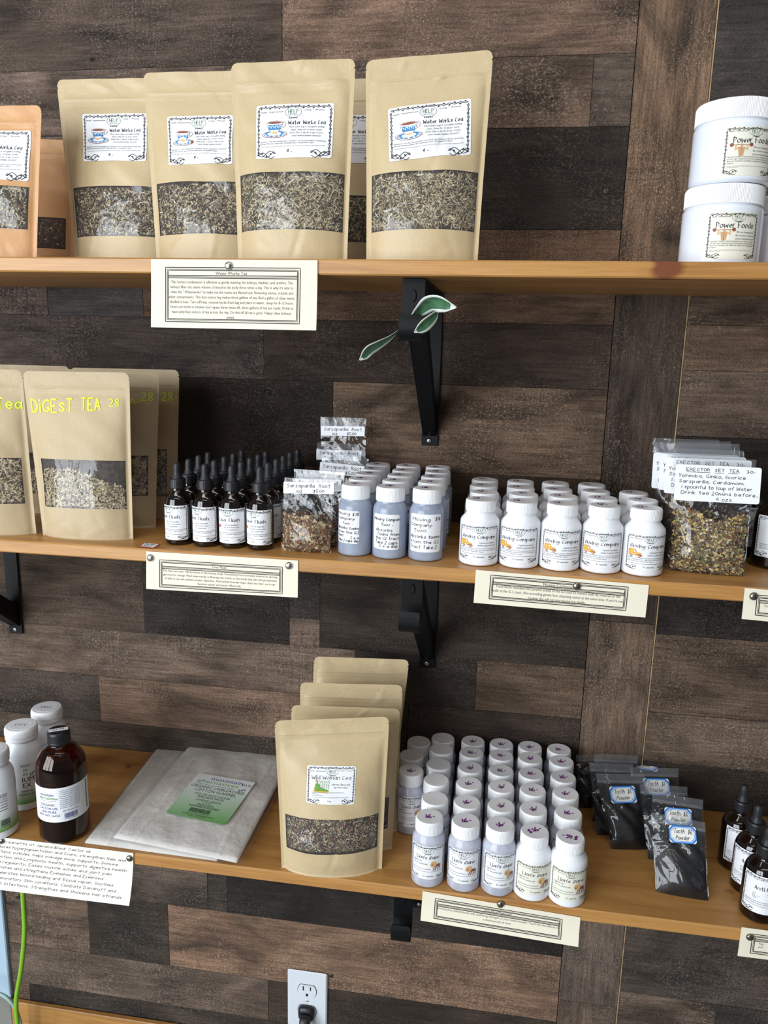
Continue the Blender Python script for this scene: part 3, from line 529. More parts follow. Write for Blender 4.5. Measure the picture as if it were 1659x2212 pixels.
for n_, (z, d, lab) in enumerate(((Z1, D1, 'top pine shelf board carrying teacup-label pouches and white jars'), (Z2, D2, 'middle pine shelf board carrying dropper bottles and yellow truck bottles'), (Z3, D3, 'lowest pine shelf board carrying lion bottles and flannel packs')), 1):
    o = obj('shelf_board', mesh('shelf_board', *bbox(-.95-.05, 1.05-.05, -d, -.0068, z-TH, z, .0018), SHM[n_]), None, (.05, 0, 0)); tag(o, lab, 'shelf', 'wall shelves')
# ---------------------------------------------------------------- brackets with hooks
def bracket(px, z, d, label, mirror=1):
    x = px; t = thing('shelf_bracket', label, 'bracket', (x, -.0068, z-TH), 0, 'black shelf brackets'); w_ = .0145; L = d-.035; bm = M['black']
    obj('top_arm', mesh('top_arm', *bbox(-w_, w_, -L, -.001, -.003, -.0003, .0008), bm), t)
    obj('wall_leg', mesh('wall_leg', *bbox(-w_+.004, w_+.002, -.003, -.0003, -.244, -.003, .0008), bm), t)
    for g in (-1, 1):   # folded diagonal brace: two flanges and a web
        V = [(g*w_*.92, -L+.006, -.004), (g*w_*.92, -L+.006, -.034), (g*w_*.72+.002, -.004, -.228), (g*w_*.72+.002, -.004, -.186), (g*w_*.92-.002*g, -L+.006, -.004), (g*w_*.92-.002*g, -L+.006, -.034), (g*w_*.72+.002-.002*g, -.004, -.228), (g*w_*.72+.002-.002*g, -.004, -.186)]
        obj('brace_flange', mesh('brace_flange', V, [(0, 1, 2, 3), (7, 6, 5, 4), (0, 4, 5, 1), (1, 5, 6, 2), (2, 6, 7, 3), (3, 7, 4, 0)], bm), t)
    V = [(-w_*.9, -L+.006, -.033), (w_*.9, -L+.006, -.033), (w_*.7+.002, -.004, -.228), (-w_*.7+.002, -.004, -.228), (-w_*.9, -L+.009, -.033), (w_*.9, -L+.009, -.033), (w_*.7+.002, -.003, -.222), (-w_*.7+.002, -.003, -.222)]
    obj('brace_web', mesh('brace_web', V, [(0, 3, 2, 1), (4, 5, 6, 7), (0, 1, 5, 4), (1, 2, 6, 5), (2, 3, 7, 6), (3, 0, 4, 7)], bm), t)
    # hook: a strip that hangs from the front end and curls up towards the room
    P = [(-L, -.001), (-L, -.047), (-L-.001, -.059), (-L-.006, -.071), (-L-.015, -.077), (-L-.024, -.074), (-L-.029, -.065), (-L-.029, -.054), (-L-.027, -.046)]
    P = [(a, b) for a, b in [(p[0], p[1]) for p in spline([(y, zz, 0) for y, zz in P], 4)]]; V = []; n = len(P)
    for i, (y, zz) in enumerate(P):
        a = np.array(P[min(i+1, n-1)])-np.array(P[max(i-1, 0)]); a /= np.linalg.norm(a); q = np.array([a[1], -a[0]])*.0013
        ww = .0143*(.85 if i == n-1 else .95 if i == n-2 else 1)
        V += [(-ww, y+q[0], zz+q[1]), (ww, y+q[0], zz+q[1]), (ww, y-q[0], zz-q[1]), (-ww, y-q[0], zz-q[1])]
    F = [(4*i+k, 4*i+(k+1) % 4, 4*i+4+(k+1) % 4, 4*i+4+k) for i in range(n-1) for k in range(4)]+[(3, 2, 1, 0), (4*n-4, 4*n-3, 4*n-2, 4*n-1)]
    hk = obj('hook', mesh('hook', V, F, bm, smooth=False), t)
    V, F = lathe([(0, 0), (.0048, 0), (.0048, .0012), (.0042, .002), (0, .002)], 16); V = [(a*.75, -L-.0014-c, b*1.6-.022) for a, b, c in V]; obj('rivet', mesh('rivet', V, F, bm), hk)
    V, F = lathe(rnd([(0, 0), (.0042, 0), (.0042, .0008), (.003, .0024), (0, .0026)], .0006), 16); V = [(a+.002, -.003-c, b-.236) for a, b, c in V]; s = obj('screw', mesh('screw', V, F, M['steel']), t); s['label'] = 'steel cross-head screw'
    obj('cross_slot', mesh('cross_slot', *join(box(-.0004+.002, .0004+.002, -.0060, -.005, -.2382, -.2338), box(-.0022+.002, .0022+.002, -.0060, -.005, -.2364, -.2356)), M['slot']), s)
    return t
bracket(.1375, Z1, D1, 'black steel bracket under the top shelf with leaves in its hook'); bracket(.1470, Z2, D2, 'black steel bracket with empty hook under the middle shelf'); bracket(.1495, Z3, D3, 'black steel bracket hook under the lowest shelf beside a card')
bracket(on_y(0, 1300, -.05)[0]-.004, Z2, D2, 'black steel bracket cut off at the left picture edge')
# wall screws
for (px, py, lab) in ((1310, 413, 'dark screw in the black plank right of the top pouches'), (715, 2108, 'small screw in the plank beside the power outlet'), (38, 1937, 'rusty screw in the plank beside the green cord')):
    V, F = lathe(rnd([(0, 0), (.0048, 0), (.0044, .001), (.003, .0018), (0, .0018)], .0005), 14); p = on_y(px, py, -.006); o = obj('wall_screw', mesh('wall_screw', [(a, -c, b) for a, b, c in V], F, M['bronze']), None, (p[0], -.0055, p[2])); tag(o, lab, 'screw', 'wall screws')
    obj('cross_slot', mesh('cross_slot', *join(box(-.0005, .0005, -.0021, -.0015, -.0028, .0028), box(-.0028, .0028, -.0021, -.0015, -.0005, .0005)), M['slot']), o)
# ---------------------------------------------------------------- outlet, plug, cords
p = on_y(665, 2096, -.006); OX = p[0]; OT = p[2]; oh = .131; ow = .0402
t = thing('power_outlet', 'white duplex power outlet plate on the plank wall', 'outlet', (OX, -.0056, OT-oh/2))
obj('cover_plate', mesh('cover_plate', *bbox(-ow, ow, -.0058, 0, -oh/2, oh/2, .0028), M['plate']), t)
def octo(cx, cz, r, y0, y1, k=.62):
    a = np.linspace(0, 2*math.pi, 24, endpoint=False); P = [(cx+r*1.0*math.cos(q), cz+max(-r*k*1.0, min(r*k*1.0, r*math.sin(q)))) for q in a]; n = len(P)
    return [(x, y0, z) for x, z in P]+[(x, y1, z) for x, z in P], [tuple(range(n))]+[tuple(range(2*n-1, n-1, -1))]+[(i, n+i, n+(i+1) % n, (i+1) % n) for i in range(n)]
for cz in (.0235, -.0235):
    obj('socket_rim', mesh('socket_rim', *octo(0, cz, .0197, -.0061, -.005, .72), M['slot']), t); r_ = obj('receptacle', mesh('receptacle', *octo(0, cz, .0187, -.0075, -.005, .72), M['plate']), t)
    if cz > 0:
        for (a0, a1, b0, b1) in ((-.0085, -.0060, .0012, .0105), (.0060, .0082, .0022, .0105), (-.0022, .0022, -.0115, -.0055)): obj('slot', mesh('slot', *box(a0, a1, -.0079, -.007, cz+b0, cz+b1), M['slot']), r_)
V, F = lathe(rnd([(0, 0), (.0035, 0), (.0032, .001), (0, .0014)], .0005), 14); s = obj('screw', mesh('screw', [(a, -.0058-c, b) for a, b, c in V], F, M['plate']), t); obj('screw_slot', mesh('screw_slot', *box(-.0028, .0028, -.0076, -.0068, -.0004, .0004), M['slot']), s)
t = thing('power_plug', 'black three-prong plug in the lower outlet socket', 'plug', (OX, -.0131, OT-oh/2-.0235))
def loft(secs):
    """secs: (y, half width, half height, z centre) rounded sections"""
    V = []; n = 16
    for (y, a, b, zc) in secs: V += [(a*np.sign(math.cos(q))*abs(math.cos(q))**.55, y, zc+b*np.sign(math.sin(q))*abs(math.sin(q))**.55) for q in np.linspace(0, 2*math.pi, n, endpoint=False)]
    F = [(i*n+k, i*n+(k+1) % n, (i+1)*n+(k+1) % n, (i+1)*n+k) for i in range(len(secs)-1) for k in range(n)]+[tuple(range(n-1, -1, -1)), tuple((len(secs)-1)*n+k for k in range(n))]; return V, F
obj('plug_face', mesh('plug_face', *loft([(0, .0165, .0150, .0), (-.004, .0168, .0152, 0), (-.008, .0155, .0140, -.001), (-.011, .011, .011, -.004)]), M['bcap'], smooth=True), t)
obj('plug_grip', mesh('plug_grip', *loft([(-.009, .0115, .0115, -.004), (-.020, .0105, .0115, -.010), (-.030, .0085, .0105, -.018)]), M['bcap'], smooth=True), t)
obj('strain_relief', mesh('strain_relief', *loft([(-.026, .0105, .0085, -.020), (-.036, .0105, .0085, -.026), (-.038, .0095, .0075, -.027)]), M['bcap'], smooth=True), t)
o = obj('cord', mesh('cord', *tube(spline([(0, -.036, -.026), (.001, -.046, -.040), (.002, -.046, -.075), (.004, -.034, -.16), (.0, -.032, -.24), (-.006, -.05, -.290), (-.04, -.12, -.2915), (-.12, -.17, -.2915)]), .0042, 10), M['cord'], smooth=True), t); o['label'] = 'lime green cord leaving the plug'
pts = [on_y(50, 1880, -.12), on_y(50, 1940, -.11), on_y(53, 2010, -.10), on_y(46, 2090, -.09), on_y(35, 2160, -.08), on_y(38, 2215, -.075), on_y(44, 2290, -.07), np.array([-.70, -.085, -1.478]), np.array([-.66, -.14, -1.4955]), np.array([-.55, -.2, -1.4955])]
tag(obj('extension_cord', mesh('extension_cord', *tube(spline([pts[0]+[0.0, 0.03, .12]]+pts), .0045, 10), M['cord'], smooth=True)), 'lime green extension cord hanging at the left below the handwritten card', 'cord')
pts = [on_y(-40, 2136, -.06), on_y(0, 2147, -.06), on_y(20, 2160, -.06), on_y(34, 2180, -.055), on_y(45, 2215, -.045), on_y(52, 2260, -.04), np.array([-.715, -.045, -1.475]), np.array([-.74, -.10, -1.496]), np.array([-.85, -.14, -1.496])]
tag(obj('thin_cord', mesh('thin_cord', *tube(spline(pts), .0038, 10), M['teal'], smooth=True)), 'pale teal cord curving behind the green cord, bottom left corner', 'cord')
# ---------------------------------------------------------------- cards pinned to the shelf edges
def pin(px, py, y, lab, mat='steel'):
    V, F = lathe(rnd([(0, .0), (.0053, .0), (.0053, .0006), (.0044, .0024), (.0020, .0034), (0, .0036)], .0012, 4), 24); p_ = on_y(px, py, y)
    o = obj('push_pin', mesh('push_pin', [(a, -c, b) for a, b, c in V], F, M[mat], smooth=True), None, tuple(p_)); tag(o, lab, 'push pin', 'metal push pins')
    obj('pin_shaft', mesh('pin_shaft', *tube([(0, 0, 0), (0, .006, 0)], .0006, 6), M['steel']), o)
def card(cor, y, name, lab, draw, mat='card', curl=.0):
    P = [on_y(*c, y) for c in cor]      # tl, tr, br, bl
    tl, tr, br, bl = P; org = (tl+tr+br+bl)/4; L_ = [p_-org for p_ in (bl, br, tl, tr)]
    t = thing(name, lab, 'card', tuple(org), 0, 'information cards on the shelf edges')
    mp, w_, h_ = flat_map(L_, 0); nx, ny = 16, 8
    def bend(Pm):
        Q = mp(Pm); v = (Pm[:, 1]/h_+.5); u = Pm[:, 0]/w_; Q[:, 1] -= curl*np.clip(1-v, 0, 1)**2*(1+u*.6); return Q
    g = np.array([((i/nx-.5)*w_, (j/ny-.5)*h_, k) for k in (0, -7) for j in range(ny+1) for i in range(nx+1)]); n = (nx+1)*(ny+1)
    F = grid(nx+1, ny+1)+[tuple(reversed(f)) for f in grid(nx+1, ny+1, n)]
    ed = [i for i in range(nx+1)]+[(j+1)*(nx+1)-1 for j in range(1, ny+1)]+[ny*(nx+1)+i for i in range(nx-1, -1, -1)]+[j*(nx+1) for j in range(ny-1, 0, -1)]
    F += [(a, a+n, b+n, b) for a, b in zip(ed, ed[1:]+ed[:1])]
    c_ = obj('paper', mesh('paper', bend(g), F, M[mat], smooth=False), t); I = Ink(); draw(I, w_, h_)
    def onto(Pm): Pm = Pm.copy(); Pm[:, 2] += 6; return bend(Pm)
    I.build('print', onto, c_); return t
def framed(title, rows, fx=(.095, .90), fy=(.13, .895), ty=.83, sz=.075, tsz=.07, bold=True, y0=.70, dy=.092, fits=None, cx=.5, ry=None):
    def draw(I, w_, h_):
        X0, X1, Y0, Y1 = (fx[0]-.5)*w_, (fx[1]-.5)*w_, (fy[0]-.5)*h_, (fy[1]-.5)*h_; L = .0011
        ym = (ty-.5)*h_-tsz*h_*.75 if ry is None else (ry-.5)*h_
        for g, wd in ((0, .0011), (.0022, .0006), (.0036, .0011)):
            I.stroke([(X0+g, Y0+g), (X1-g, Y0+g), (X1-g, Y1-g), (X0+g, Y1-g), (X0+g, Y0+g)], wd, 'ink')
        for g, wd in ((-.0014, .0011), (.0002, .0006), (.0018, .0011)): I.stroke([(X0+.004, ym+g), (X1-.004, ym+g)], wd, 'ink')
        I.text(title, (cx-.5)*w_, (ty-.5)*h_, tsz*h_, 'grey_ink', 'c')
        for i, s in enumerate(rows): I.text(s, (cx-.5)*w_, (y0-i*dy-.5)*h_, sz*h_, 'grey_ink', 'c', fit=fits[i]*w_ if fits else None)
    return draw
yc1, yc2, yc3 = -D1-.0016, -D2-.0016, -D3-.0016
card([(326, 560), (686, 562), (685, 714), (328, 707)], yc1, 'shelf_card', 'cream card with a long paragraph pinned under the teacup pouches',
     framed('Water Works Tea', ['This herbal combination is effective at gently washing the kidneys, bladder, and urethra. The', "kidneys filter the entire volume of blood in the body three times a day. This is why it's vital to", 'clean the " Waterworks" to make sue the toxins are filtered out. Removing stones, crystals and', 'other contaminants. This four-ounce bag makes three gallons of tea. Boil a gallon of clean water,', 'distilled is best. Turn off heat, remove herbs from bag and place in water, steep for 8-12 hours.', 'Strain out herbs in strainer and repeat three times till, three gallons of tea are made. Drink at', 'least sixty-four ounces of tea across the day. Do this till all tea is gone. Happy clean kidneys', 'await.'],
            (.09, .90), (.09, .885), .782, .040, .044, y0=.655, dy=.0725, fits=[.735, .74, .74, .765, .75, .745, .72, .05], cx=.49), curl=.004)
card([(316, 1191), (644, 1211), (643, 1291), (316, 1272)], yc2, 'shelf_card', 'cream card with two steel pins under the dropper bottles',
     framed('Liver Flush', ['The liver has over 150 functions in the human body. Everything from hormone control to storing', 'glucose for energy. Most importantly is filtering out toxins to the body that also the production', 'of bile so we can achieve proper digestion. This herbal formula helps clean the liver, so it can', 'function easier and more effectively.'], (.09, .90), (.075, .80), .662, .054, .06, y0=.495, dy=.101, ry=.60, fits=[.755, .75, .73, .29], cx=.49))
card([(1028, 1231), (1402, 1264), (1394, 1334), (1023, 1302)], yc2, 'shelf_card', 'cream card with one pin under the yellow truck bottles',
     framed('Moving Company', ['These herbs reawaken the parasite action of the G.I tract to remove built up material on the', 'walls of the G. I. tract. Also providing gentle liver cleansing action at the same time. If you\'re not', 'moving, this will get you moving but gently.'], (.09, .885), (.165, .885), .70, .075, .082, y0=.535, dy=.137, ry=.645, fits=[.725, .76, .335], cx=.485))
card([(913, 1925), (1254, 1982), (1248, 2037), (909, 1984)], yc3, 'shelf_card', 'cream card with one pin under the lion picture bottles',
     framed('Lions Mane Mushroom', ["It's found to rebuild brain cells and bring strength to your brain's health. You'll feel the effects in", 'a short period of time.'], (.085, .89), (.145, .82), .655, .062, .066, y0=.47, dy=.125, ry=.60, fits=[.77, .18], cx=.487), curl=.006)
def cut(first): 
    def draw(I, w_, h_):
        X0, X1, Y0, Y1 = -w_/2+.0155, w_/2-.0155, -h_/2+.007, h_/2-.008
        for g, wd in ((0, .0011), (.0022, .0006), (.0036, .0011)): I.stroke([(X0+g, Y0+g), (X1-g, Y0+g), (X1-g, Y1-g), (X0+g, Y1-g), (X0+g, Y0+g)], wd, 'ink')
        for g, wd in ((-.0014, .0011), (.0002, .0006), (.0018, .0011)): I.stroke([(X0+.004, Y1-.0085+g), (X1-.004, Y1-.0085+g)], wd, 'ink')
        for i, s in enumerate(first): I.text(s, X0+.009, Y1-.0150-i*.0045, .0027, 'grey_ink', 'l')
    return draw
card([(1609, 1270), (1990, 1302), (1984, 1374), (1602, 1337)], yc2, 'shelf_card', 'cream card cut off at the right edge under the middle shelf', cut(['The']))
card([(1602, 2003), (1960, 2050), (1952, 2110), (1593, 2065)], yc3, 'shelf_card', 'cream card cut off at the right edge under the lowest shelf', cut(['This', 'and']))
def castor(I, w_, h_):
    L = ['Health benefits of Jamaca Black Castor oil:', 'Reduces hyperpigmentation and Scars, strengthen Nails and', 'Softens cuticles, helps manage acne, supports, Immune', 'function and Lymphatic health, supports digestive health', 'and regularity, Eases muscle aches and joint pain', 'Nourishes and stregthens Eyelashes and Eyebrows', 'Accelerates Wound healing and tissue repair, Soothes', 'Inflammatory Skin conditions. Combats Dandruff and', 'scalp Infections, Strengthes and thickens hair strands.']
    for i, (s, f) in enumerate(zip(L, (.68, .92, .87, .93, .83, .78, .85, .87, .92))): I.text(s, -w_*.475, h_*(.40-.1*i), h_*.05, 'ink', 'l', fit=f*w_, shear=.3, font='h', wd=.00055, jit=.012)
card([(-22, 1806), (288, 1843), (289, 1942), (-22, 1911)], yc3, 'shelf_card', 'white handwritten card pinned below the amber castor oil bottle', castor, 'card_white', curl=.012)
for a in ((494, 574, yc1, 'steel pin on the long paragraph card of the top shelf'), (325, 1205, yc2, 'left steel pin of the card under the dropper bottles'), (624, 1222, yc2, 'right steel pin of the card under the dropper bottles'), (1246, 1266, yc2, 'dark pin on the card under the yellow truck bottles', 'brass'), (1628, 1288, yc2, 'dark pin on the cut-off card of the middle shelf', 'brass'), (1081, 1953, yc3, 'dark pin on the card under the lion bottles', 'brass'), (1620, 2024, yc3, 'dark pin on the cut-off card of the lowest shelf', 'brass'), (280, 1854, yc3, 'right pin of the handwritten card', 'brass'), (3, 1816, yc3, 'left pin of the handwritten card', 'brass')):
    pin(a[0], a[1], a[2]-.0006, *a[3:])
# ---------------------------------------------------------------- variegated leaves in the hook
t0 = on_y(885, 700, -.285); plant = thing('vine_cutting', 'green and white variegated vine leaves lying in the bracket hook', 'plant', tuple(t0))
def leaf(path, wid, dep, twist):
    C = [on_y(x, y, -.288-dd)-t0 for (x, y), dd in zip(path, dep)]; C = spline(C, 5); n = len(C); V = []; F = []; MI = []
    for i, c in enumerate(C):
        s = i/(n-1); tg = C[min(i+1, n-1)]-C[max(i-1, 0)]; tg /= np.linalg.norm(tg); tw = twist[0]+(twist[1]-twist[0])*s
        a = np.cross(tg, (0, -1, 0)); a /= np.linalg.norm(a); b = np.cross(a, tg); d = a*math.cos(tw)+b*math.sin(tw); q = np.cross(d, tg)
        hw = wid*(math.sin(math.pi*min(1, s*.97+.015))**.75)*(1 if s < .8 else 1-.35*(s-.8)/.2)
        for k in (-1, -.68, -.34, 0, .34, .68, 1): V.append(c+d*hw*k+q*hw*.35*abs(k)**1.3)
    for i in range(n-1):
        for k in range(6): F.append((i*7+k, i*7+k+1, i*7+k+8, i*7+k+7)); MI.append(1 if k in (0, 5) or i > n*.82 else 0)
    o = obj('leaf', mesh('leaf', V, F, [M['leafg'], M['leafw']], MI, smooth=True), plant); m = o.modifiers.new('thickness', 'SOLIDIFY'); m.thickness = .0005; o['label'] = 'green leaf with a creamy white margin'
leaf([(888, 688), (905, 672), (925, 655), (945, 652), (965, 658), (986, 664)], .0128, (0, .008, .018, .026, .03, .034), (-.9, -.6))
leaf([(946, 673), (936, 684), (920, 698), (908, 708), (895, 718)], .0088, (.016, .02, .026, .03, .034), (.9, .5))
leaf([(862, 712), (842, 728), (818, 742), (798, 754), (786, 768), (777, 778)], .0082, (.004, .012, .02, .026, .03, .034), (1.35, .45))
obj('stem', mesh('stem', *tube(spline([on_y(890, 690, -.283)-t0, on_y(880, 704, -.281)-t0, on_y(866, 711, -.287)-t0]), .0014, 6), M['leafg'], smooth=True), plant)
# ---------------------------------------------------------------- stand-up pouches and zip bags
class Sheet:
    """a leaning quad in its own frame plus the bulge of its filling"""
    def __init__(s, TL, TR, BL, BR, zs, lean, B, yb=None, seed=1, prof=None, seal=.035, wr=.0007, pinch=.015, z_off=0):
        if yb is None: bl, br = on_z(*BL, zs), on_z(*BR, zs)
        else: bl, br = on_y(*BL, yb), on_y(*BR, yb); bl[2] = br[2] = zs
        e = br-bl; e[2] = 0; th = math.atan2(e[1], e[0]); e = e/np.linalg.norm(e); back = np.array([-e[1], e[0], 0]); a = math.radians(lean)
        up = np.array([0, 0, 1.])*math.cos(a)+back*math.sin(a); N = np.cross(e, up)
        def hit(px): d = ray(*px); k = ((bl-CAM)@N)/(d@N); return CAM+d*k
        tl, tr = hit(TL), hit(TR); O = (bl+br)/2; c, q = math.cos(th), math.sin(th); Rm = np.array([[c, q, 0], [-q, c, 0], [0, 0, 1]])
        s.c = [Rm@(p_-O) for p_ in (bl, br, tl, tr)]; s.O = O; s.th = th; s.N = Rm@N; s.Rm = Rm; s.B = B; s.seal = seal; s.wr = wr; s.pinch = pinch; s.wN = N
        s.w = (np.linalg.norm(s.c[1]-s.c[0])+np.linalg.norm(s.c[3]-s.c[2]))/2; s.h = np.linalg.norm((s.c[2]+s.c[3]-s.c[0]-s.c[1])/2)
        s.prof = prof or [(0, .72), (.08, .92), (.2, 1), (.38, .95), (.55, .72), (.7, .40), (.80, .17), (.87, .04), (.91, 0), (1, 0)]
        r = np.random.default_rng(seed); s.k = [(r.uniform(1, 5.5), r.uniform(1, 7), r.uniform(0, 6.3), r.uniform(.4, 1)) for _ in range(7)]; s.zip = (); s.crease = [(r.uniform(.15, .85), r.choice([r.uniform(.5, .8), r.uniform(.9, .97), r.uniform(.03, .13)]), r.uniform(-1.2, 1.2), r.uniform(.06, .16), r.choice([-1, 1])*r.uniform(.0008, .0017)) for _ in range(7)]
    def at(s, u, v, side=1, f=1.0, off=0.0, bk=.45):
        u = np.asarray(u, float); v = np.asarray(v, float); us = np.clip((u-s.seal)/(1-2*s.seal), 0, 1); sf = 1-np.abs(2*us-1)**2.6
        vp = np.interp(v, [p[0] for p in s.prof], [p[1] for p in s.prof]); uu = (.5+(u-.5)*(1-s.pinch*vp))[..., None]; vv = v[..., None]
        P = s.c[0]*(1-uu)*(1-vv)+s.c[1]*uu*(1-vv)+s.c[2]*(1-uu)*vv+s.c[3]*uu*vv
        wv = sum(a*np.sin(fx*u*3.1+fy*v*4+ph+1.5*np.sin(v*fx*2+u*3)) for fx, fy, ph, a in s.k)/2.5
        d = s.B*sf*vp+s.wr*wv*np.minimum(sf*2.5, 1)*np.clip(v*12, 0, 1)
        zr = np.zeros_like(v)
        for z0, zh, zw in s.zip: zr = zr+zh*np.exp(-((v-z0)/zw)**2)*np.clip(sf*4, 0, 1)
        if s.zip:      # the panel inside the heat seals stands proud of the flat seal border
            d = d+.0016*np.clip(us*22, 0, 1)*np.clip((1-us)*22, 0, 1)*np.clip((s.zip[0][0]-.035-v)*40, 0, 1)
            for (cu, cv, ang, ln, am) in s.crease: x_, y_ = (u-cu)*math.cos(ang)+(v-cv)*1.4*math.sin(ang), -(u-cu)*math.sin(ang)+(v-cv)*1.4*math.cos(ang); d = d+am*np.exp(-(y_/.018)**2)*np.exp(-(x_/ln)**4)*np.minimum(sf*2, 1)
        d = np.maximum(d, -.0002)
        if side < 0: d = -d*bk-.0004
        else: d = d+zr
        P = P+s.N*(d*f+off)[..., None]
        P[..., 2] -= s.N[2]*(d*f)*np.clip(1-v/.12, 0, 1); return P
    def uv(s, px):
        """surface coordinates of the point that shows at a pixel"""
        u, v = .5, .5; d = ray(*px)
        for _ in range(25):
            P = s.at(np.array([u, u+.01, u]), np.array([v, v, v+.01])); W_ = (P@s.Rm)+s.O; scr = [(IW/2+FPX*((w_-CAM)@CR)/((w_-CAM)@CF), IH/2-FPX*((w_-CAM)@CU)/((w_-CAM)@CF)) for w_ in W_]
            J = np.array([[scr[1][0]-scr[0][0], scr[2][0]-scr[0][0]], [scr[1][1]-scr[0][1], scr[2][1]-scr[0][1]]])/.01; st = np.linalg.solve(J, np.array(px)-np.array(scr[0])); u += .8*st[0]; v += .8*st[1]
        return u, v
    def nrm(s, u, v):
        P = s.at(u, v); a = s.at(u+.004, v)-P; b = s.at(u, v+.004)-P; n = np.cross(a, b); return n/np.linalg.norm(n, axis=-1)[..., None]
    def mp(s, uc, vc, rot=0, eps=.0006):
        wd = np.linalg.norm((s.c[1]-s.c[0])*(1-vc)+(s.c[3]-s.c[2])*vc); c, q = math.cos(rot), math.sin(rot)
        def f(P): u = uc+(P[:, 0]*c-P[:, 1]*q)/wd; v = vc+(P[:, 0]*q+P[:, 1]*c)/s.h; return s.at(u, v, off=0)+s.N*(eps+P[:, 2]*.00004)[:, None]
        return f
    def label_at(s, px, w_px, h_px, rot_px=0.0):
        """centre pixel and pixel size -> map, width, height in metres"""
        u, v = s.uv(px); P = s.at(np.array([u]), np.array([v]))[0]@s.Rm+s.O; k = mpp(P); uu = s.uv((px[0]+20, px[1]+20*math.tan(rot_px))); wd = np.linalg.norm((s.c[1]-s.c[0])*(1-v)+(s.c[3]-s.c[2])*v)
        rot = math.atan2((uu[1]-v)*s.h, (uu[0]-u)*wd); return s.mp(u, v, rot), w_px*k, h_px*k
def flakes(P, N, L, W_, mats, wts, r, tilt=.5, lift=.0004):
    """flat chips scattered on points P"""
    n = len(P); a = r.uniform(0, 2*math.pi, n); t = np.cross(N, r.normal(size=(n, 3))); t /= np.linalg.norm(t, axis=1)[:, None]; t = t+N*r.uniform(-tilt, tilt, n)[:, None]; t /= np.linalg.norm(t, axis=1)[:, None]; b = np.cross(N, t); b /= np.linalg.norm(b, axis=1)[:, None]
    l = (L*r.uniform(.5, 1.5, n))[:, None]/2; w_ = (W_*r.uniform(.5, 1.6, n))[:, None]/2; C = P+N*lift+N*r.uniform(0, .0008, n)[:, None]; sk = r.uniform(-.4, .4, n)[:, None]
    V = np.stack([C-t*l-b*w_*(1+sk), C+t*l-b*w_*(1-sk), C+t*l*(.8+sk*.3)+b*w_*(.8+sk), C-t*l*.9+b*w_], 1).reshape(-1, 3); F = [(4*i, 4*i+1, 4*i+2, 4*i+3) for i in range(n)]
    return V, F, r.choice(len(mats), n, p=np.array(wts)/sum(wts))
WW = ['h_dark', 'h_brown', 'h_tan', 'h_green', 'h_pale']
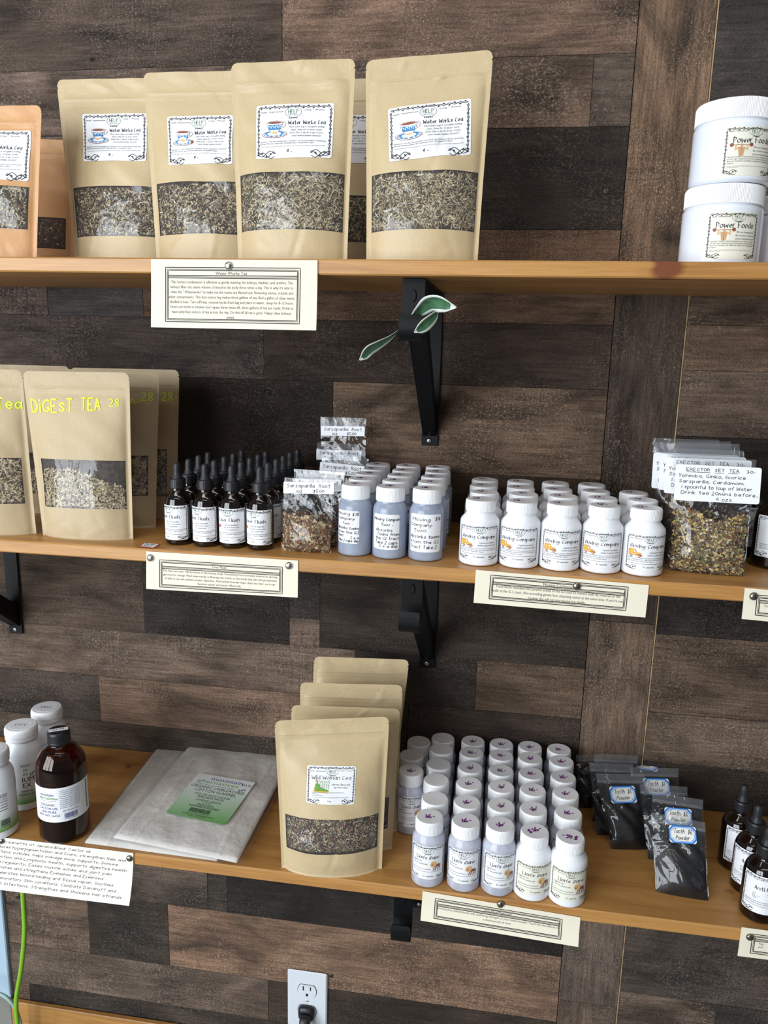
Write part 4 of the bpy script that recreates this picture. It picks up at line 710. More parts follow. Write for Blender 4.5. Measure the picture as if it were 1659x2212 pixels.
def pouch(name, lab, cat, TL, TR, BL, BR, zs, lean, B, win, herbs, paper='kraft', yb=None, seed=1, group=None, n_fl=900, fl=(.0075, .0016), fill=1.0, zipv=.893, wr=.0014):
    S = Sheet(TL, TR, BL, BR, zs, lean, B, yb, seed, wr=wr); S.zip = ((zipv, .0016, .006), (zipv-.022, .0012, .005), (zipv+.05, -.0004, .02)); t = thing(name, lab, cat, tuple(S.O), S.th, group); r = np.random.default_rng(seed+100)
    u0, u1, v0, v1 = win; rc = .009
    U = sorted(set([0, .012, .035, .055, u0, u1, .945, .965, .988, 1]+[x for x in np.linspace(0, 1, 41) if min(abs(x-u0), abs(x-u1)) > .012])); nt = .956
    Vv = sorted(set([0, v0, v1, zipv-.034, zipv-.022, zipv-.011, zipv-.004, zipv, zipv+.006, zipv+.012, nt-.006, nt, nt+.006, .97, .98, .988, .994, 1]+[x for x in np.linspace(0, .97, 48) if min(abs(x-v0), abs(x-v1)) > .012 and abs(x-zipv) > .03]))
    uu, vv = np.meshgrid(U, Vv); d = np.clip(rc-np.minimum(uu, 1-uu)*S.w, 0, rc); top = 1-(rc-np.sqrt(np.maximum(rc*rc-d*d, 0)))/S.h; vv = np.minimum(vv, top)
    j = Vv.index(nt); uu = uu.copy(); uu[j, 0] = .010; uu[j, -1] = .990
    P = S.at(uu, vv).reshape(-1, 3); nu, nv = len(U), len(Vv); G = grid(nu, nv); iu0, iu1, iv0, iv1 = U.index(u0), U.index(u1), Vv.index(v0), Vv.index(v1)
    Fp = []; Fw = []
    for k, f in enumerate(G):
        i_, j_ = k % (nu-1), k//(nu-1); (Fw if iu0 <= i_ < iu1 and iv0 <= j_ < iv1 else Fp).append(f)
    Pb = S.at(uu, vv, -1).reshape(-1, 3); n = len(P); V = np.concatenate([P, Pb]); F = Fp+[tuple(reversed(q)) for q in grid(nu, nv, n)]+[(i, i+1+0, n+i+1, n+i) for i in range(nu-1)]
    body = obj('paper_body', mesh('paper_body', V, F, M[paper], smooth=True), t)
    used = sorted({i for f in Fw for i in f}); ix = {a: b for b, a in enumerate(used)}
    wo = obj('window', mesh('window', P[used], [tuple(ix[i] for i in f) for f in Fw], M['film'], smooth=True), t); wo['label'] = 'clear plastic window'
    a, b = np.meshgrid(np.linspace(u0-.02, u1+.02, 22), np.linspace(v0-.03, v1+.03, 16)); bed = S.at(a, b, f=.86, off=-.0012).reshape(-1, 3); hu = r.uniform(u0+.022, u1-.022, n_fl); hv = r.uniform(v0+.012, min(v1-.012, v0+(v1-v0)*fill), n_fl)  # dark bed under the herbs; above the fill its colour paints interior shade
    if fill < 1: hv = np.where(hv > v0+(v1-v0)*(fill*(.82+.25*np.sin(hu*5+seed))), r.uniform(v0, v0+(v1-v0)*fill*.6, n_fl), hv)
    V, F, MI = flakes(S.at(hu, hv, f=.86, off=-.0012), S.nrm(hu, hv), fl[0], fl[1], herbs[0], herbs[1], r, .28); m = len(bed)
    ho = obj('herbs', mesh('herbs', np.concatenate([bed, V]), grid(22, 16)+[tuple(i+m for i in f) for f in F], [M['herb_bed']]+[M[h] for h in herbs[0]], [0]*len(grid(22, 16))+list(MI+1)), t); ho['kind'] = 'stuff'; ho['label'] = 'loose dried herbs behind the window'
    return t, S
def waterworks(I, w_, h_):
    help_frame(I, w_, h_, -.01*w_, .345*h_, (h_*.155, h_*.098), seed=3)
    teacup(I, -.25*w_, .075*h_, .34*w_); I.text('Water Works \u03c4ea', .165*w_, .115*h_, .072*h_, 'ink', 'c', fit=.47*w_, font='u', wd=.00095)
    lines(I, ['Place entire bag in one gallon boiling', 'water. Steep for 12 hours. Strain.', 'Drink 32oz. a day for 4 days to pro-', 'mote healthy bladder function!'], .165*w_, .055*h_, .056*h_, .030*h_, 'grey_ink', 'c', .25, [.45*w_, .40*w_, .43*w_, .37*w_])
    lines(I, ['Ingredients*: Corn Silk, Hydrangea Root, Gravel Root, Uva Ursi, Juniper Berries, Parsley Root,', 'Horsetail, Pipsissewa, Slippery Elm, Marshmallow Root. *All Ingredients Organic.'], -.44*w_, -.205*h_, .038*h_, .024*h_, 'ink', 'l', 0, [.86*w_, .72*w_]); I.text('Consult your health care practitioner regarding medical conditions or if you are pregnant. This product has not been evaluated by the FDA.', -.44*w_, -.292*h_, .017*h_, 'ink', 'l', fit=.85*w_)
    I.text('4', -.07*w_, -.40*h_, .06*h_, 'ink', 'c', font='h', wd=.0007, shear=.3); I.text('oz.', -.03*w_, -.395*h_, .026*h_, 'grey_ink', 'l')
HW = (WW, (5, 4, 4, 3, 1.6)); HW2 = (WW, (3, 3, 5, 3, 3)); HD = (['h_brown', 'h_tan', 'h_pale', 'h_dark', 'h_green'], (4, 6, 4, 2, 1))
def teacup_pouch(lab, q, lean, B, win, lp, seed, yb, herbs=HW, paper='kraft', n=2200, fl=(.005, .0013)):
    t, S = pouch('tea_pouch', lab, 'pouch', *q, Z1, lean, B, win, herbs, paper, yb, seed, 'tea pouches with teacup labels', n, fl)
    if lp:
        mp, w_, h_ = S.label_at(lp[0], lp[1], lp[2], math.radians(lp[3])); l = sticker(t, w_, h_, .003, mp, 'paper', nx=44, ny=28); I = Ink(); waterworks(I, w_*1.0, h_*1.0); mp2 = S.label_at(lp[0], lp[1], lp[2], math.radians(lp[3]))[0]; I.build('print', lambda P: mp2(P+[0, 0, 9]), l, 'printed teacup design and lettering')
teacup_pouch('orange kraft pouch with teacup label cut off at left edge', ((-160, 232), (90, 227), (-150, 552), (80, 553)), 4, .017, (.07, .93, .20, .475), ((-22, 335), 178, 105, -1), 11, -.245, paper='kraft_orange')
teacup_pouch('orange kraft pouch standing half hidden behind two others', ((-70, 296), (165, 303), (-60, 553), (160, 553)), 4, .014, (.07, .93, .16, .40), None, 12, -.105, (['h_dark', 'h_brown', 'h_tan'], (8, 3, .6)), paper='kraft_orange')
teacup_pouch('leftmost olive kraft pouch with a whole teacup in view', ((122, 172), (372, 168), (160, 554), (372, 555)), 5, .018, (.07, .93, .155, .42), ((247, 297), 148, 102, 0), 13, -.165)
teacup_pouch('kraft pouch overlapped by the taller pouch above the paragraph card', ((309, 157), (562, 152), (337, 556), (558, 557)), 5, .018, (.06, .93, .155, .425), ((431, 302), 148, 104, 0), 14, -.19)
teacup_pouch('narrow strip of kraft pouch showing between two tall pouches', ((610, 176), (860, 168), (622, 558), (845, 558)), 3, .016, (.06, .94, .16, .40), ((755, 300), 150, 102, 0), 17, -.09)
teacup_pouch('tall kraft teacup pouch standing above the paragraph card pin', ((498, 137), (768, 126), (513, 558), (751, 559)), 5, .021, (.05, .955, .155, .44), ((634, 282), 172, 117, -1.0), 15, -.235, HW2, n=2600, fl=(.0085, .0009))
teacup_pouch('rightmost and tallest kraft teacup pouch on the top shelf', ((790, 131), (1066, 107), (790, 559), (1033, 561)), 5, .021, (.05, .955, .155, .435), ((927, 280), 180, 118, -3.0), 16, -.235, HW2, n=2600, fl=(.0085, .0009))
# marker-written pouches on the middle shelf
def digest(lab, q, lean, B, win, seed, words, fill=.85, paper='kraft_dull', n=1800):
    t, S = pouch('tea_pouch', lab, 'pouch', *q, Z2, lean, B, win, HD, paper, None, seed, 'tea pouches with green marker writing', n, (.008, .0013), fill, .90)
    for (s, px, wpx, hpx) in words:
        mp, w_, h_ = S.label_at(px, wpx, hpx); I = Ink(); I.text(s, 0, -h_/2, h_, 'lime', 'c', fit=w_, font='h', wd=h_*.13, jit=.02); I.build('marker_writing', mp, t, 'lime green marker writing')
digest('kraft pouch top edge showing furthest back at the left', ((-100, 785), (150, 791), (-80, 1104), (140, 1108)), 2, .012, (.1, .9, .14, .42), 21, [])
digest('kraft pouch furthest right and back of the marker-written group', ((150, 794), (387, 799), (190, 1112), (384, 1119)), 3, .014, (.12, .90, .15, .47), 22, [('28-', (366, 856), 32, 18)], .95)
digest('kraft pouch with lime marker 28 directly behind the front one', ((108, 796), (344, 804), (140, 1136), (338, 1139)), 3, .015, (.1, .92, .21, .47), 23, [('A', (287, 868), 14, 16), ('28', (318, 856), 25, 18)], .95)
digest('kraft pouch with lime marker word cut off at left edge', ((-190, 793), (47, 799), (-130, 1150), (80, 1153)), 5, .018, (.1, .93, .19, .47), 24, [('Tea', (19, 872), 50, 25)], 1.0)
digest('front kraft pouch with a whole line of lime marker writing', ((48, 801), (279, 805), (92, 1156), (289, 1165)), 6, .021, (.10, .95, .185, .475), 25, [('DiGEsT', (112, 876), 96, 28), ('TEA', (196, 873), 42, 26), ('28', (247, 869), 22, 16)], .8)
# wild tea pouches on the lowest shelf
HWd = (['h_dark', 'h_brown', 'h_tan', 'h_green', 'h_rose', 'h_pale'], (5, 4, 4, 4, .9, 1)); QW = [(((678, 1418), (884, 1425), (668, 1741), (848, 1747)), 'plain kraft pouch at the back of the four on the lowest shelf'), (((648, 1474), (870, 1480), (652, 1788), (858, 1796)), 'third kraft pouch from the front in the lowest shelf row'), (((629, 1523), (865, 1531), (634, 1826), (848, 1834)), 'second kraft pouch from the front in the lowest shelf row'), (((593, 1557), (841, 1548), (607, 1875), (826, 1877)), 'front kraft pouch with green lounging figure label on lowest shelf')]
for i, (q, lab) in enumerate(QW):
    t, S = pouch('tea_pouch', lab, 'pouch', *q, Z3, 7 if i < 3 else 9, (.010, .013, .014, .027)[i], (.06, .945, .155, .38), HWd, 'kraft', None, 31+i, 'kraft tea pouches on the lowest shelf', 2400 if i == 3 else 500, (.0045, .0010), 1.0, .905)
mp, w_, h_ = S.label_at((715, 1696), 106, 78, math.radians(1)); l = sticker(t, w_, h_, .003, mp, 'paper', nx=44, ny=28); I = Ink(); help_frame(I, w_, h_, .02*w_, .345*h_, (h_*.16, h_*.09), 5)
I.text('Wild Woman \u03c4ea', 0, .15*h_, .1*h_, 'ink', 'c', fit=.8*w_, font='u', wd=.00065); lounging(I, -.2*w_, -.02*h_, .33*w_); lines(I, ['Add one Tbsp to one', 'cup of hot water.'], .2*w_, .0*h_, .075*h_, .045*h_, 'grey_ink', 'c', .25, [.37*w_, .3*w_])
lines(I, ['Ingredients*: Damiana, Red Raspberry, Mullein, Rose Petal, Hawthorn,', 'Wild yam Root.', '*All Ingredients Organic.'], -.39*w_, -.2*h_, .04*h_, .022*h_, 'ink', 'l', 0); I.text('Consult your health care practitioner regarding medical conditions or if you are pregnant.', -.39*w_, -.325*h_, .018*h_, 'ink', 'l', fit=.76*w_); I.text('4 oz.', -.02*w_, -.43*h_, .045*h_, 'ink', 'c', shear=.2); I.build('print', lambda P: mp(P+[0, 0, 9]), l, 'printed lounging figure design and lettering')
# ---------------------------------------------------------------- clear zip bags
ZP = [(0, .10), (.05, .55), (.15, 1), (.3, 1), (.45, .8), (.58, .5), (.7, .28), (.8, .1), (.86, .02), (.9, 0), (1, 0)]
def zipbag(name, lab, q, zs, lean, B, fillv, herbs, seed, group, yb=None, n_fl=900, fl=(.006, .0022), bodym='herb_bed', lbl=None, draw=None, lmat='paper', r_l=.003, film='crinkle', zipv=.9, wr=.0016):
    S = Sheet(*q, zs, lean, B, yb, seed, ZP, .012, wr, .03); t = thing(name, lab, 'zip bag', tuple(S.O), S.th, group); r = np.random.default_rng(seed+50); nu, nv = 28, 34
    uu, vv = np.meshgrid(np.linspace(0, 1, nu), np.linspace(0, 1, nv)); G = grid(nu, nv); n = nu*nv
    P, Pb = S.at(uu, vv, off=.0003), S.at(uu, vv, -1, off=0, bk=.6); fo = obj('bag_film', mesh('bag_film', np.concatenate([P.reshape(-1, 3), Pb.reshape(-1, 3)]), G+[tuple(reversed(f)) for f in grid(nu, nv, n)], M[film], smooth=True), t); fo['label'] = 'clear plastic film'
    z = []      # zip closure: two raised ribs and the header strip
    for vz in (zipv-.012, zipv+.006): z.append(tube([S.at(np.array([x]), np.array([vz]), off=.0006)[0] for x in np.linspace(.01, .99, 12)], .0007, 6))
    zo = obj('zip_rib', mesh('zip_rib', *z[0], M['zipstrip'], smooth=True), t); obj('zip_rib', mesh('zip_rib', *z[1], M['zipstrip'], smooth=True), t)
    a, b = np.meshgrid(np.linspace(.01, .99, 14), np.linspace(zipv-.03, 1, 5)); V = S.at(a, b, off=.0007).reshape(-1, 3); obj('header_strip', mesh('header_strip', V, grid(14, 5), M['zipstrip'], smooth=True), t)
    a, b = np.meshgrid(np.linspace(.03, .97, 24), np.linspace(.008, 1, 18)); lev = fillv*(1+.10*np.sin(a*4+seed)+.05*np.sin(a*11+seed*2)); bb = b*lev; sh = np.sqrt(np.clip(1-(b*1.0)**10, 0, 1))
    A = S.at(a, bb, f=.85, off=-.0006); Bk = S.at(a, bb, -1, f=.85, bk=.6); mid = (A+Bk)/2; A = mid+(A-mid)*sh[..., None]; Bk = mid+(Bk-mid)*sh[..., None]; V = np.concatenate([A.reshape(-1, 3), Bk.reshape(-1, 3)]); F = grid(24, 18)+[tuple(reversed(f)) for f in grid(24, 18, 24*18)]; mats = [M[bodym]]; MI = [0]*len(F)
    if herbs:
        hu, hb = r.uniform(.05, .95, n_fl), r.uniform(.03, .97, n_fl); hv = hb*fillv*(1+.10*np.sin(hu*4+seed)+.05*np.sin(hu*11+seed*2)); v2, f2, m2 = flakes(S.at(hu, hv, f=.86), S.nrm(hu, hv), fl[0], fl[1], herbs[0], herbs[1], r, .35); m = len(V); V = np.concatenate([V, v2]); F = F+[tuple(i+m for i in f) for f in f2]; MI = MI+list(m2+1); mats += [M[h] for h in herbs[0]]
    co = obj('contents', mesh('contents', V, F, mats, MI, smooth=not herbs), t); co['kind'] = 'stuff'
    if lbl:
        mp, w_, h_ = S.label_at(lbl[0], lbl[1], lbl[2], math.radians(lbl[3])); gx, gy = np.meshgrid(np.linspace(-w_/2, w_/2, 9), np.linspace(-h_/2, h_/2, 7)); Gp = np.stack([gx.ravel(), gy.ravel(), 0*gx.ravel()], 1); Sp = mp(Gp); c0 = Sp.mean(0); A_ = np.linalg.lstsq(np.c_[Gp[:, :2], np.ones(len(Gp))], Sp, rcond=None)[0]; ex = A_[0]/np.linalg.norm(A_[0]); ey = A_[1]-ex*(A_[1]@ex); ey /= np.linalg.norm(ey); nn = np.cross(ex, ey); up_ = max((Sp-c0)@nn)+.0004      # paper is stiffer than the film: it lies flat on the high points
        fm = lambda Q: c0+Q[:, :1]*ex+Q[:, 1:2]*ey+nn*(up_+Q[:, 2:3]*.00004)
        l = sticker(t, w_, h_, r_l, fm, lmat, ny=8); I = Ink(); draw(I, w_, h_); I.build('writing', lambda Q: fm(Q+[0, 0, 5]), l)
    return t, S
# tooth powder
def toothlabel(I, w_, h_):
    c = .22*h_; X, Y = w_/2, h_/2
    def oc(k): x, y = X-k, Y-k; return [(-x+c, -y), (x-c, -y), (x, -y+c), (x, y-c), (x-c, y), (-x+c, y), (-x, y-c), (-x, -y+c)]
    I.poly(oc(0), 'tagblue'); I.poly(oc(h_*.075), 'paper', 1); I.poly(oc(h_*.10), 'tagblue', 2); I.poly(oc(h_*.125), 'powderlabel', 3)
    I.text('Tooth  $6', 0, .06*h_, .26*h_, 'ink', 'c', fit=.66*w_, font='h', wd=.0007, shear=.25, lay=4, jit=.02); I.text('Powder', -.02*w_, -.30*h_, .24*h_, 'ink', 'c', fit=.5*w_, font='h', wd=.0007, shear=.25, lay=4, jit=.02)
def T5(x, y): return (1220+x/3.779, 1570+y/3.779)
TB = [((435, 110), (825, 165), (430, 650), (800, 690), 'charcoal powder bag standing alone furthest back', (650, 285), 8), ((90, 230), (330, 225), (105, 660), (380, 668), 'charcoal powder bag half hidden behind the last lion bottle', None, 0), ((240, 220), (600, 235), (215, 770), (560, 775), 'charcoal powder bag third back in the left pile', None, 0), ((525, 330), (930, 340), (612, 905), (935, 915), 'charcoal powder bag with a half-covered blue label in the middle', (748, 492), 1), ((195, 290), (560, 308), (250, 885), (572, 890), 'charcoal powder bag right behind the left pile front bag', None, 0), ((247, 380), (652, 388), (372, 1000), (700, 1003), 'front charcoal powder bag of the left pile with whole blue label', (470, 555), -2), ((607, 468), (1003, 490), (672, 1083), (1003, 1100), 'charcoal powder bag third from front in the right pile', None, 0), ((708, 530), (1131, 597), (727, 1172), (1135, 1235), 'second charcoal powder bag of the right pile with cropped label', (925, 735), 5), ((700, 695), (1148, 782), (737, 1348), (1187, 1428), 'frontmost charcoal powder bag with blue label near the shelf edge', (958, 880), 5)]
for i, (tl, tr, bl, br, lab, lp, ro) in enumerate(TB):
    zipbag('powder_bag', lab, (T5(*tl), T5(*tr), T5(*bl), T5(*br)), Z3, 22 if i in (0, 1) else 28, .0125 if lp else .009, .82, None, 60+i, 'charcoal tooth powder bags', bodym='powder', lbl=(T5(*lp), 56, 35, ro) if lp else None, draw=toothlabel, lmat='powderlabel', r_l=.004, wr=.0022)
# tea in zip bags at the right of the middle shelf
def erector(I, w_, h_):
    I.text('ERECTOR  SET  TEA.', -.06*w_, .335*h_, .085*h_, 'ink', 'c', fit=.62*w_, font='h', wd=.00065, jit=.012); I.text('30-', .43*w_, .33*h_, .075*h_, 'ink', 'r', fit=.1*w_, font='h', wd=.0007, jit=.01)
    for a, b in ((-.37, -.09), (-.04, .07), (.12, .24)): I.stroke([(a*w_, .30*h_), (b*w_, .305*h_)], .0006, 'ink')
    for i, (s, x, f) in enumerate((('Yohimba, Ginko, licorice', -.46, .78), ('Sarsparilla, Cardamom.', -.45, .76), ('1 spoonful to 1cup of Water', -.42, .82), ('Drink tea 20mins before...', -.42, .90), ('4 ozs.', .0, .19))): I.text(s, x*w_, (.155-.155*i)*h_, .095*h_, 'ink', 'l', fit=f*w_, shear=.06, font='h', wd=.00065, jit=.015)
def E8(x, y): return (1380+x/5.03, 920+y/5.03)
HE = (['h_brown', 'h_yel', 'h_green', 'h_dark', 'h_red', 'h_pale'], (5, 3, 3, 2.5, 1.5, 1.2)); EG = 'handwritten tea bags at the right'
for k, (tl, tr) in enumerate((((150, 130), (880, 155)), ((170, 175), (1005, 170)), ((245, 190), (1100, 195)), ((310, 240), (1150, 272)), ((380, 305), (1284, 370)))):
    g = 4-k; lp = None if k == 0 else ((E8((602, 677, 738, 845)[k-1], (500, 520, 555, 632)[k-1])), 172, 78, 2.5)
    zipbag('tea_bag', ('rearmost handwritten tea zip bag with dark film edge', 'fourth handwritten tea zip bag from the front', 'third handwritten tea zip bag from the front', 'second handwritten tea zip bag from the front', 'front zip bag of herbs with five-line handwritten label')[k], (E8(*tl), E8(*tr), E8(285-30*g, 1562-42*g-(14 if g else 0)), E8(1160-30*g, 1640-42*g-(14 if g else 0))), Z2, 4, .015 if g == 0 else .0095, .55, HE, 80+k, EG, n_fl=2200 if g == 0 else 500, fl=(.0052, .0019), lbl=lp, draw=erector)
# sarsaparilla root bags
def sarsa(I, w_, h_):
    I.text('Sarsaparilla  Root', 0, .02*h_, .33*h_, 'ink', 'c', fit=.86*w_, font='h', wd=.00065, shear=.1, jit=.02); I.text('1oz', -.18*w_, -.42*h_, .26*h_, 'ink', 'c', font='h', wd=.0007); I.text('$5.00', .2*w_, -.40*h_, .26*h_, 'ink', 'c', font='h', wd=.0007, shear=.15)
def C5(x, y): return (300+x/3.607, 880+y/3.607)
def C6(x, y): return (660+x/4.1475, 860+y/4.1475)
HS = (['h_brown', 'h_red', 'h_tan', 'h_dark'], (5, 3, 3, 2)); SG = 'root bags beside the dropper bottles'
zipbag('root_bag', 'root zip bag at the back peeking out left of the pile', (C6(100, 398), C6(480, 415), (690, 1122), (778, 1126)), Z2, 3, .008, .34, HS, 91, SG, n_fl=300, lbl=(C6(300, 510), 98, 22, 2), draw=sarsa, r_l=.001)
yt = -.050
zipbag('root_bag', 'topmost root zip bag with label against the plank wall', (C6(133, 168), C6(543, 180), (694, 1042), (790, 1046)), float(on_y(742, 1044, yt)[2]), 6, .007, .30, HS, 92, SG, yb=yt, n_fl=400, lbl=(C6(335, 296), 96, 21, 1), draw=sarsa, r_l=.001)
zipbag('root_bag', 'root zip bag leaning below the topmost root bag', (C6(145, 500), C6(567, 542), (700, 1142), (797, 1148)), Z2, 6, .009, .36, HS, 93, SG, n_fl=300, lbl=(C6(330, 640), 98, 24, 6), draw=sarsa, r_l=.001)
zipbag('root_bag', 'root zip bag directly behind the front root bag', (C5(1208, 478), C5(1605, 508), C5(1205, 1060), C5(1545, 1095)), Z2, 8, .012, .42, HS, 94, SG, n_fl=700, lbl=(C5(1400, 605), 106, 25, 2), draw=sarsa, r_l=.001)
zipbag('root_bag', 'front root zip bag next to the dropper bottles', (C5(1135, 545), C5(1528, 578), C5(1103, 1108), C5(1498, 1133)), Z2, 9, .016, .47, HS, 95, SG, n_fl=1400, fl=(.0065, .0028), lbl=(C5(1325, 628), 111, 25, 1), draw=sarsa, r_l=.001)
# ---------------------------------------------------------------- bottles
def cap_mesh(R, z0, h, ridged=True, n=128):
    return lathe(rnd([(0, z0), (R*.97, z0), (R, z0+h*.06), (R, z0+h*.12), (R, z0+h*.88), (R*.93, z0+h), (R*.9, z0+h), (0, z0+h*.975)], .0012, 3), n, ridge=(4, 10, R*.011) if ridged else None)
def screwcap(t, R, z0, h, mat='wcap', n=128, mark=None, disc=None):
    o = obj('cap', mesh('cap', *cap_mesh(R, z0, h, n=n), M[mat], smooth=False), t)
    if mark:
        I = Ink(); mark(I, R); top = z0+h*.985
        I.build('price_mark', lambda P: np.stack([P[:, 0], P[:, 1], top+.0003+P[:, 2]*.0001+0*P[:, 0]], 1), o, 'handwritten price on the cap')
    return o
def cyl_label(t, R, z0, z1, arc, draw, mat='paper', r=.003, rot=0, lab=None):
    w_, h_ = arc*R, z1-z0; zc = (z0+z1)/2; l = sticker(t, w_, h_, r, cyl_map(R, zc, .0002), mat, nx=36, ny=2); l.rotation_euler[2] = rot; I = Ink(); draw(I, w_, h_); I.build('print', cyl_map(R, zc, .0005), l, lab); return l
def lathe_obj(name, t, prof, mat, n=48, r=.003, k=4): return obj(name, mesh(name, *lathe(rnd(prof, r, k), n), M[mat], smooth=True), t)
def price(s, rot=0, dx=0, dy=0, col='purple'):
    def f(I, R): I.text(s, dx*R, dy*R-.2*R, R*.42, col, 'c', font='h', wd=R*.085, shear=.15, rot=rot)
    return f
def frosted(lab, mat, R, H, draw, mark, group, arc, lz=(.015, .068), lr=.002, lmat='paper'):
    t = thing('capsule_bottle', lab, 'bottle', group=group)
    lathe_obj('body', t, [(0, .0012), (R*.72, .0012), (R*.8, 0), (R, .001), (R, H*.70), (R*.80, H*.785), (R*.80, H*.83), (0, H*.83)], mat, 48, .005)
    screwcap(t, R*.845, H*.80, H*.20, mark=mark); cyl_label(t, R, lz[0], lz[1], arc, draw, lmat, lr); return t
def whitebottle(lab, R, H, draw, mark, group, arc, lz, lmat='paper', capr=.765):
    t = thing('capsule_bottle', lab, 'bottle', group=group)
    lathe_obj('body', t, [(0, .0012), (R*.75, .0012), (R*.82, 0), (R, .0015), (R, H*.62), (R*.99, H*.69), (R*.72, H*.785), (R*.70, H*.80), (R*.70, H*.84), (0, H*.84)], 'wplastic', 48, .006)
    screwcap(t, R*capr, H*.825, H*.175, mark=mark); cyl_label(t, R, lz[0], lz[1], arc, draw, lmat, .0025); return t
def lionlabel(I, w_, h_):
    help_frame(I, w_, h_, .0, .36*h_, (h_*.16, h_*.085), 11); I.text("Lion's \u03bcane", -.0*w_, .12*h_, .105*h_, 'ink', 'c', fit=.60*w_, font='u', wd=.0008)
    lines(I, ['Suggested Use:', 'Take two capsules daily.'], -.40*w_, .03*h_, .08*h_, .04*h_, 'grey_ink', 'l', .2, [.25*w_, .4*w_]); lion(I, .21*w_, -.09*h_, .30*w_)
    lines(I, ["Ingredients: Organic Lion's Mane Mushroom"], -.42*w_, -.2*h_, .045*h_, .028*h_, 'ink', 'l', 0, [.5*w_]); I.stroke([(-.42*w_, -.265*h_), (.42*w_, -.265*h_)], .0004, 'grey_ink'); I.text('51 capsules', .02*w_, -.42*h_, .045*h_, 'ink', 'c', shear=.15)
def trucklabel(I, w_, h_):
    help_frame(I, w_, h_, .02*w_, .365*h_, (h_*.16, h_*.085), 12); I.text('\u03bcoving Company', .0*w_, .13*h_, .10*h_, 'ink', 'c', fit=.80*w_, font='u', wd=.0008); truck(I, -.27*w_, -.03*h_, .30*w_)
    lines(I, ['A gentle but effective', 'laxative to get you moving!'], .19*w_, -.01*h_, .075*h_, .042*h_, 'grey_ink', 'c', .25, [.36*w_, .42*w_])
    lines(I, ['Ingredients*: Cascara Sagrada, Cape Aloe, Licorice Root, Barberry Root,', 'Senna, Turkey Rhubarb Root, Ginger Root, Fennel Seed, Dandelion Root,', 'Black Walnut & Leaf. *All Ingredients Organic.'], -.43*w_, -.165*h_, .047*h_, .026*h_, 'ink', 'l', 0, [.85*w_, .85*w_, .55*w_]); I.stroke([(-.43*w_, -.315*h_), (.40*w_, -.315*h_)], .0004, 'grey_ink'); I.text('51 capsules', .02*w_, -.42*h_, .045*h_, 'ink', 'c', shear=.15)
def handlabel(rows):
    def f(I, w_, h_):
        for (s, x, y, fw) in rows: I.text(s, x*w_, y*h_, h_*.088, 'ink', 'l', fit=fw*w_, font='h', wd=.0006, shear=.12, jit=.015)
    return f
# lion bottles: five columns, six rows, and four more at the left
XS, YS = [.184, .236, .286, .334, .384], [-.270, -.222, -.170, -.122, -.073, -.0335]; RL = .0240; LG = 'lion picture capsule bottles'
lp = frosted('x', 'greyfrost', RL, .1015, lionlabel, price('16-'), LG, 2.35); wp = whitebottle('x', .0262, .097, lionlabel, price('$16-', 0, 0, .1), LG, 2.35, (.012, .060), 'label_cream')
first = {'l': True, 'w': True}
CN = ['first', 'second', 'third', 'fourth', 'fifth']
def put(proto, key, loc, rot, lab, skip=(), caprot=None):
    if first.get(key, False) and not skip:
        first[key] = False; o = proto; o.location = loc; o.rotation_euler = (0, 0, rot); o['label'] = lab
    else: o = dup(proto, loc, rot, lab, skip)
    for c in o.children:
        if c.name.startswith('cap') and caprot is not None: c.rotation_euler[2] = caprot
    return o
rr = random.Random(3); capr = {(0, 0): .1, (0, 1): .35, (0, 2): .6, (0, 3): .5, (0, 4): 2.9}
for j, y in enumerate(YS):
    for i, x in enumerate(XS):
        wh = j == 0 and i >= 3; lab = ('white' if wh else 'frosted')+' lion capsule bottle, '+('front row' if j == 0 else 'back row' if j == 5 else ORD[j]+' row from front')+', '+CN[i]+' from left'
        if j and i == 0: lab += ', blank cap'
        put(wp if wh else lp, 'w' if wh else 'l', (x+rr.uniform(-.0008, .0008)+.003*(j == 1)*(i == 0), y+(-.004 if wh and i == 4 else 0)+rr.uniform(-.0005, .0005), Z3), rr.uniform(-.12, .12)+.1, lab, ('price_mark',) if i == 0 and j else (), capr.get((j, i), rr.uniform(-.2, 1.0)))
for (x, y, lab, m) in ((.142, -.150, 'frosted lion bottle with price, beside the kraft pouch', 1), (.137, -.1015, 'blank-capped lion bottle behind the one beside the pouch', 0), (.1355, -.0535-.0, 'third lion bottle back in the outer left column', 0), (.1345, -.0325+.0022*0, 'lion bottle in the rear left corner by the pouches', 0)):
    if lab.startswith('third'): y = -.0535; x = .1445
    if lab.endswith('pouches'): continue
    put(lp, 'l', (x, y, Z3), .25, lab, () if m else ('price_mark',), .1)
# blue-grey hand-labelled bottles
MX, MY = [.061, .111, .162], [-.240, -.1915, -.1425, -.094, -.0455]; MG = 'hand-labelled blue-grey bottles'
HL = [handlabel([('Moving $18', -.47, .36, .94), ('Company', -.43, .22, .75), ('- two -', -.30, .08, .55), ('Absorbs toxins', -.44, -.07, .92), ('from the G.I', -.44, -.20, .9), ('tract', -.44, -.31, .3), ('3 x a', .16, -.36, .3), ('Take 2 caps day', -.44, -.455, .92)]), handlabel([('Moving Compan', -.46, .32, .95), ('- two -', -.28, .18, .55), ('Absorbs', -.36, .02, .6), ('Toxins from', -.30, -.10, .78), ('the GI Tract', -.38, -.22, .86), ('Take 2 caps.', -.38, -.34, .82), ('3 x a day', -.22, -.44, .66)]), handlabel([('Moving', -.42, .32, .55), ('$18', .28, .34, .18), ('Company', -.47, .18, .65), ('two', -.36, .04, .38), ('Absorbs toxins', -.47, -.13, .93), ('from the G.I.', -.47, -.27, .9), ('Tract. Take 2', -.47, -.41, .82)])]
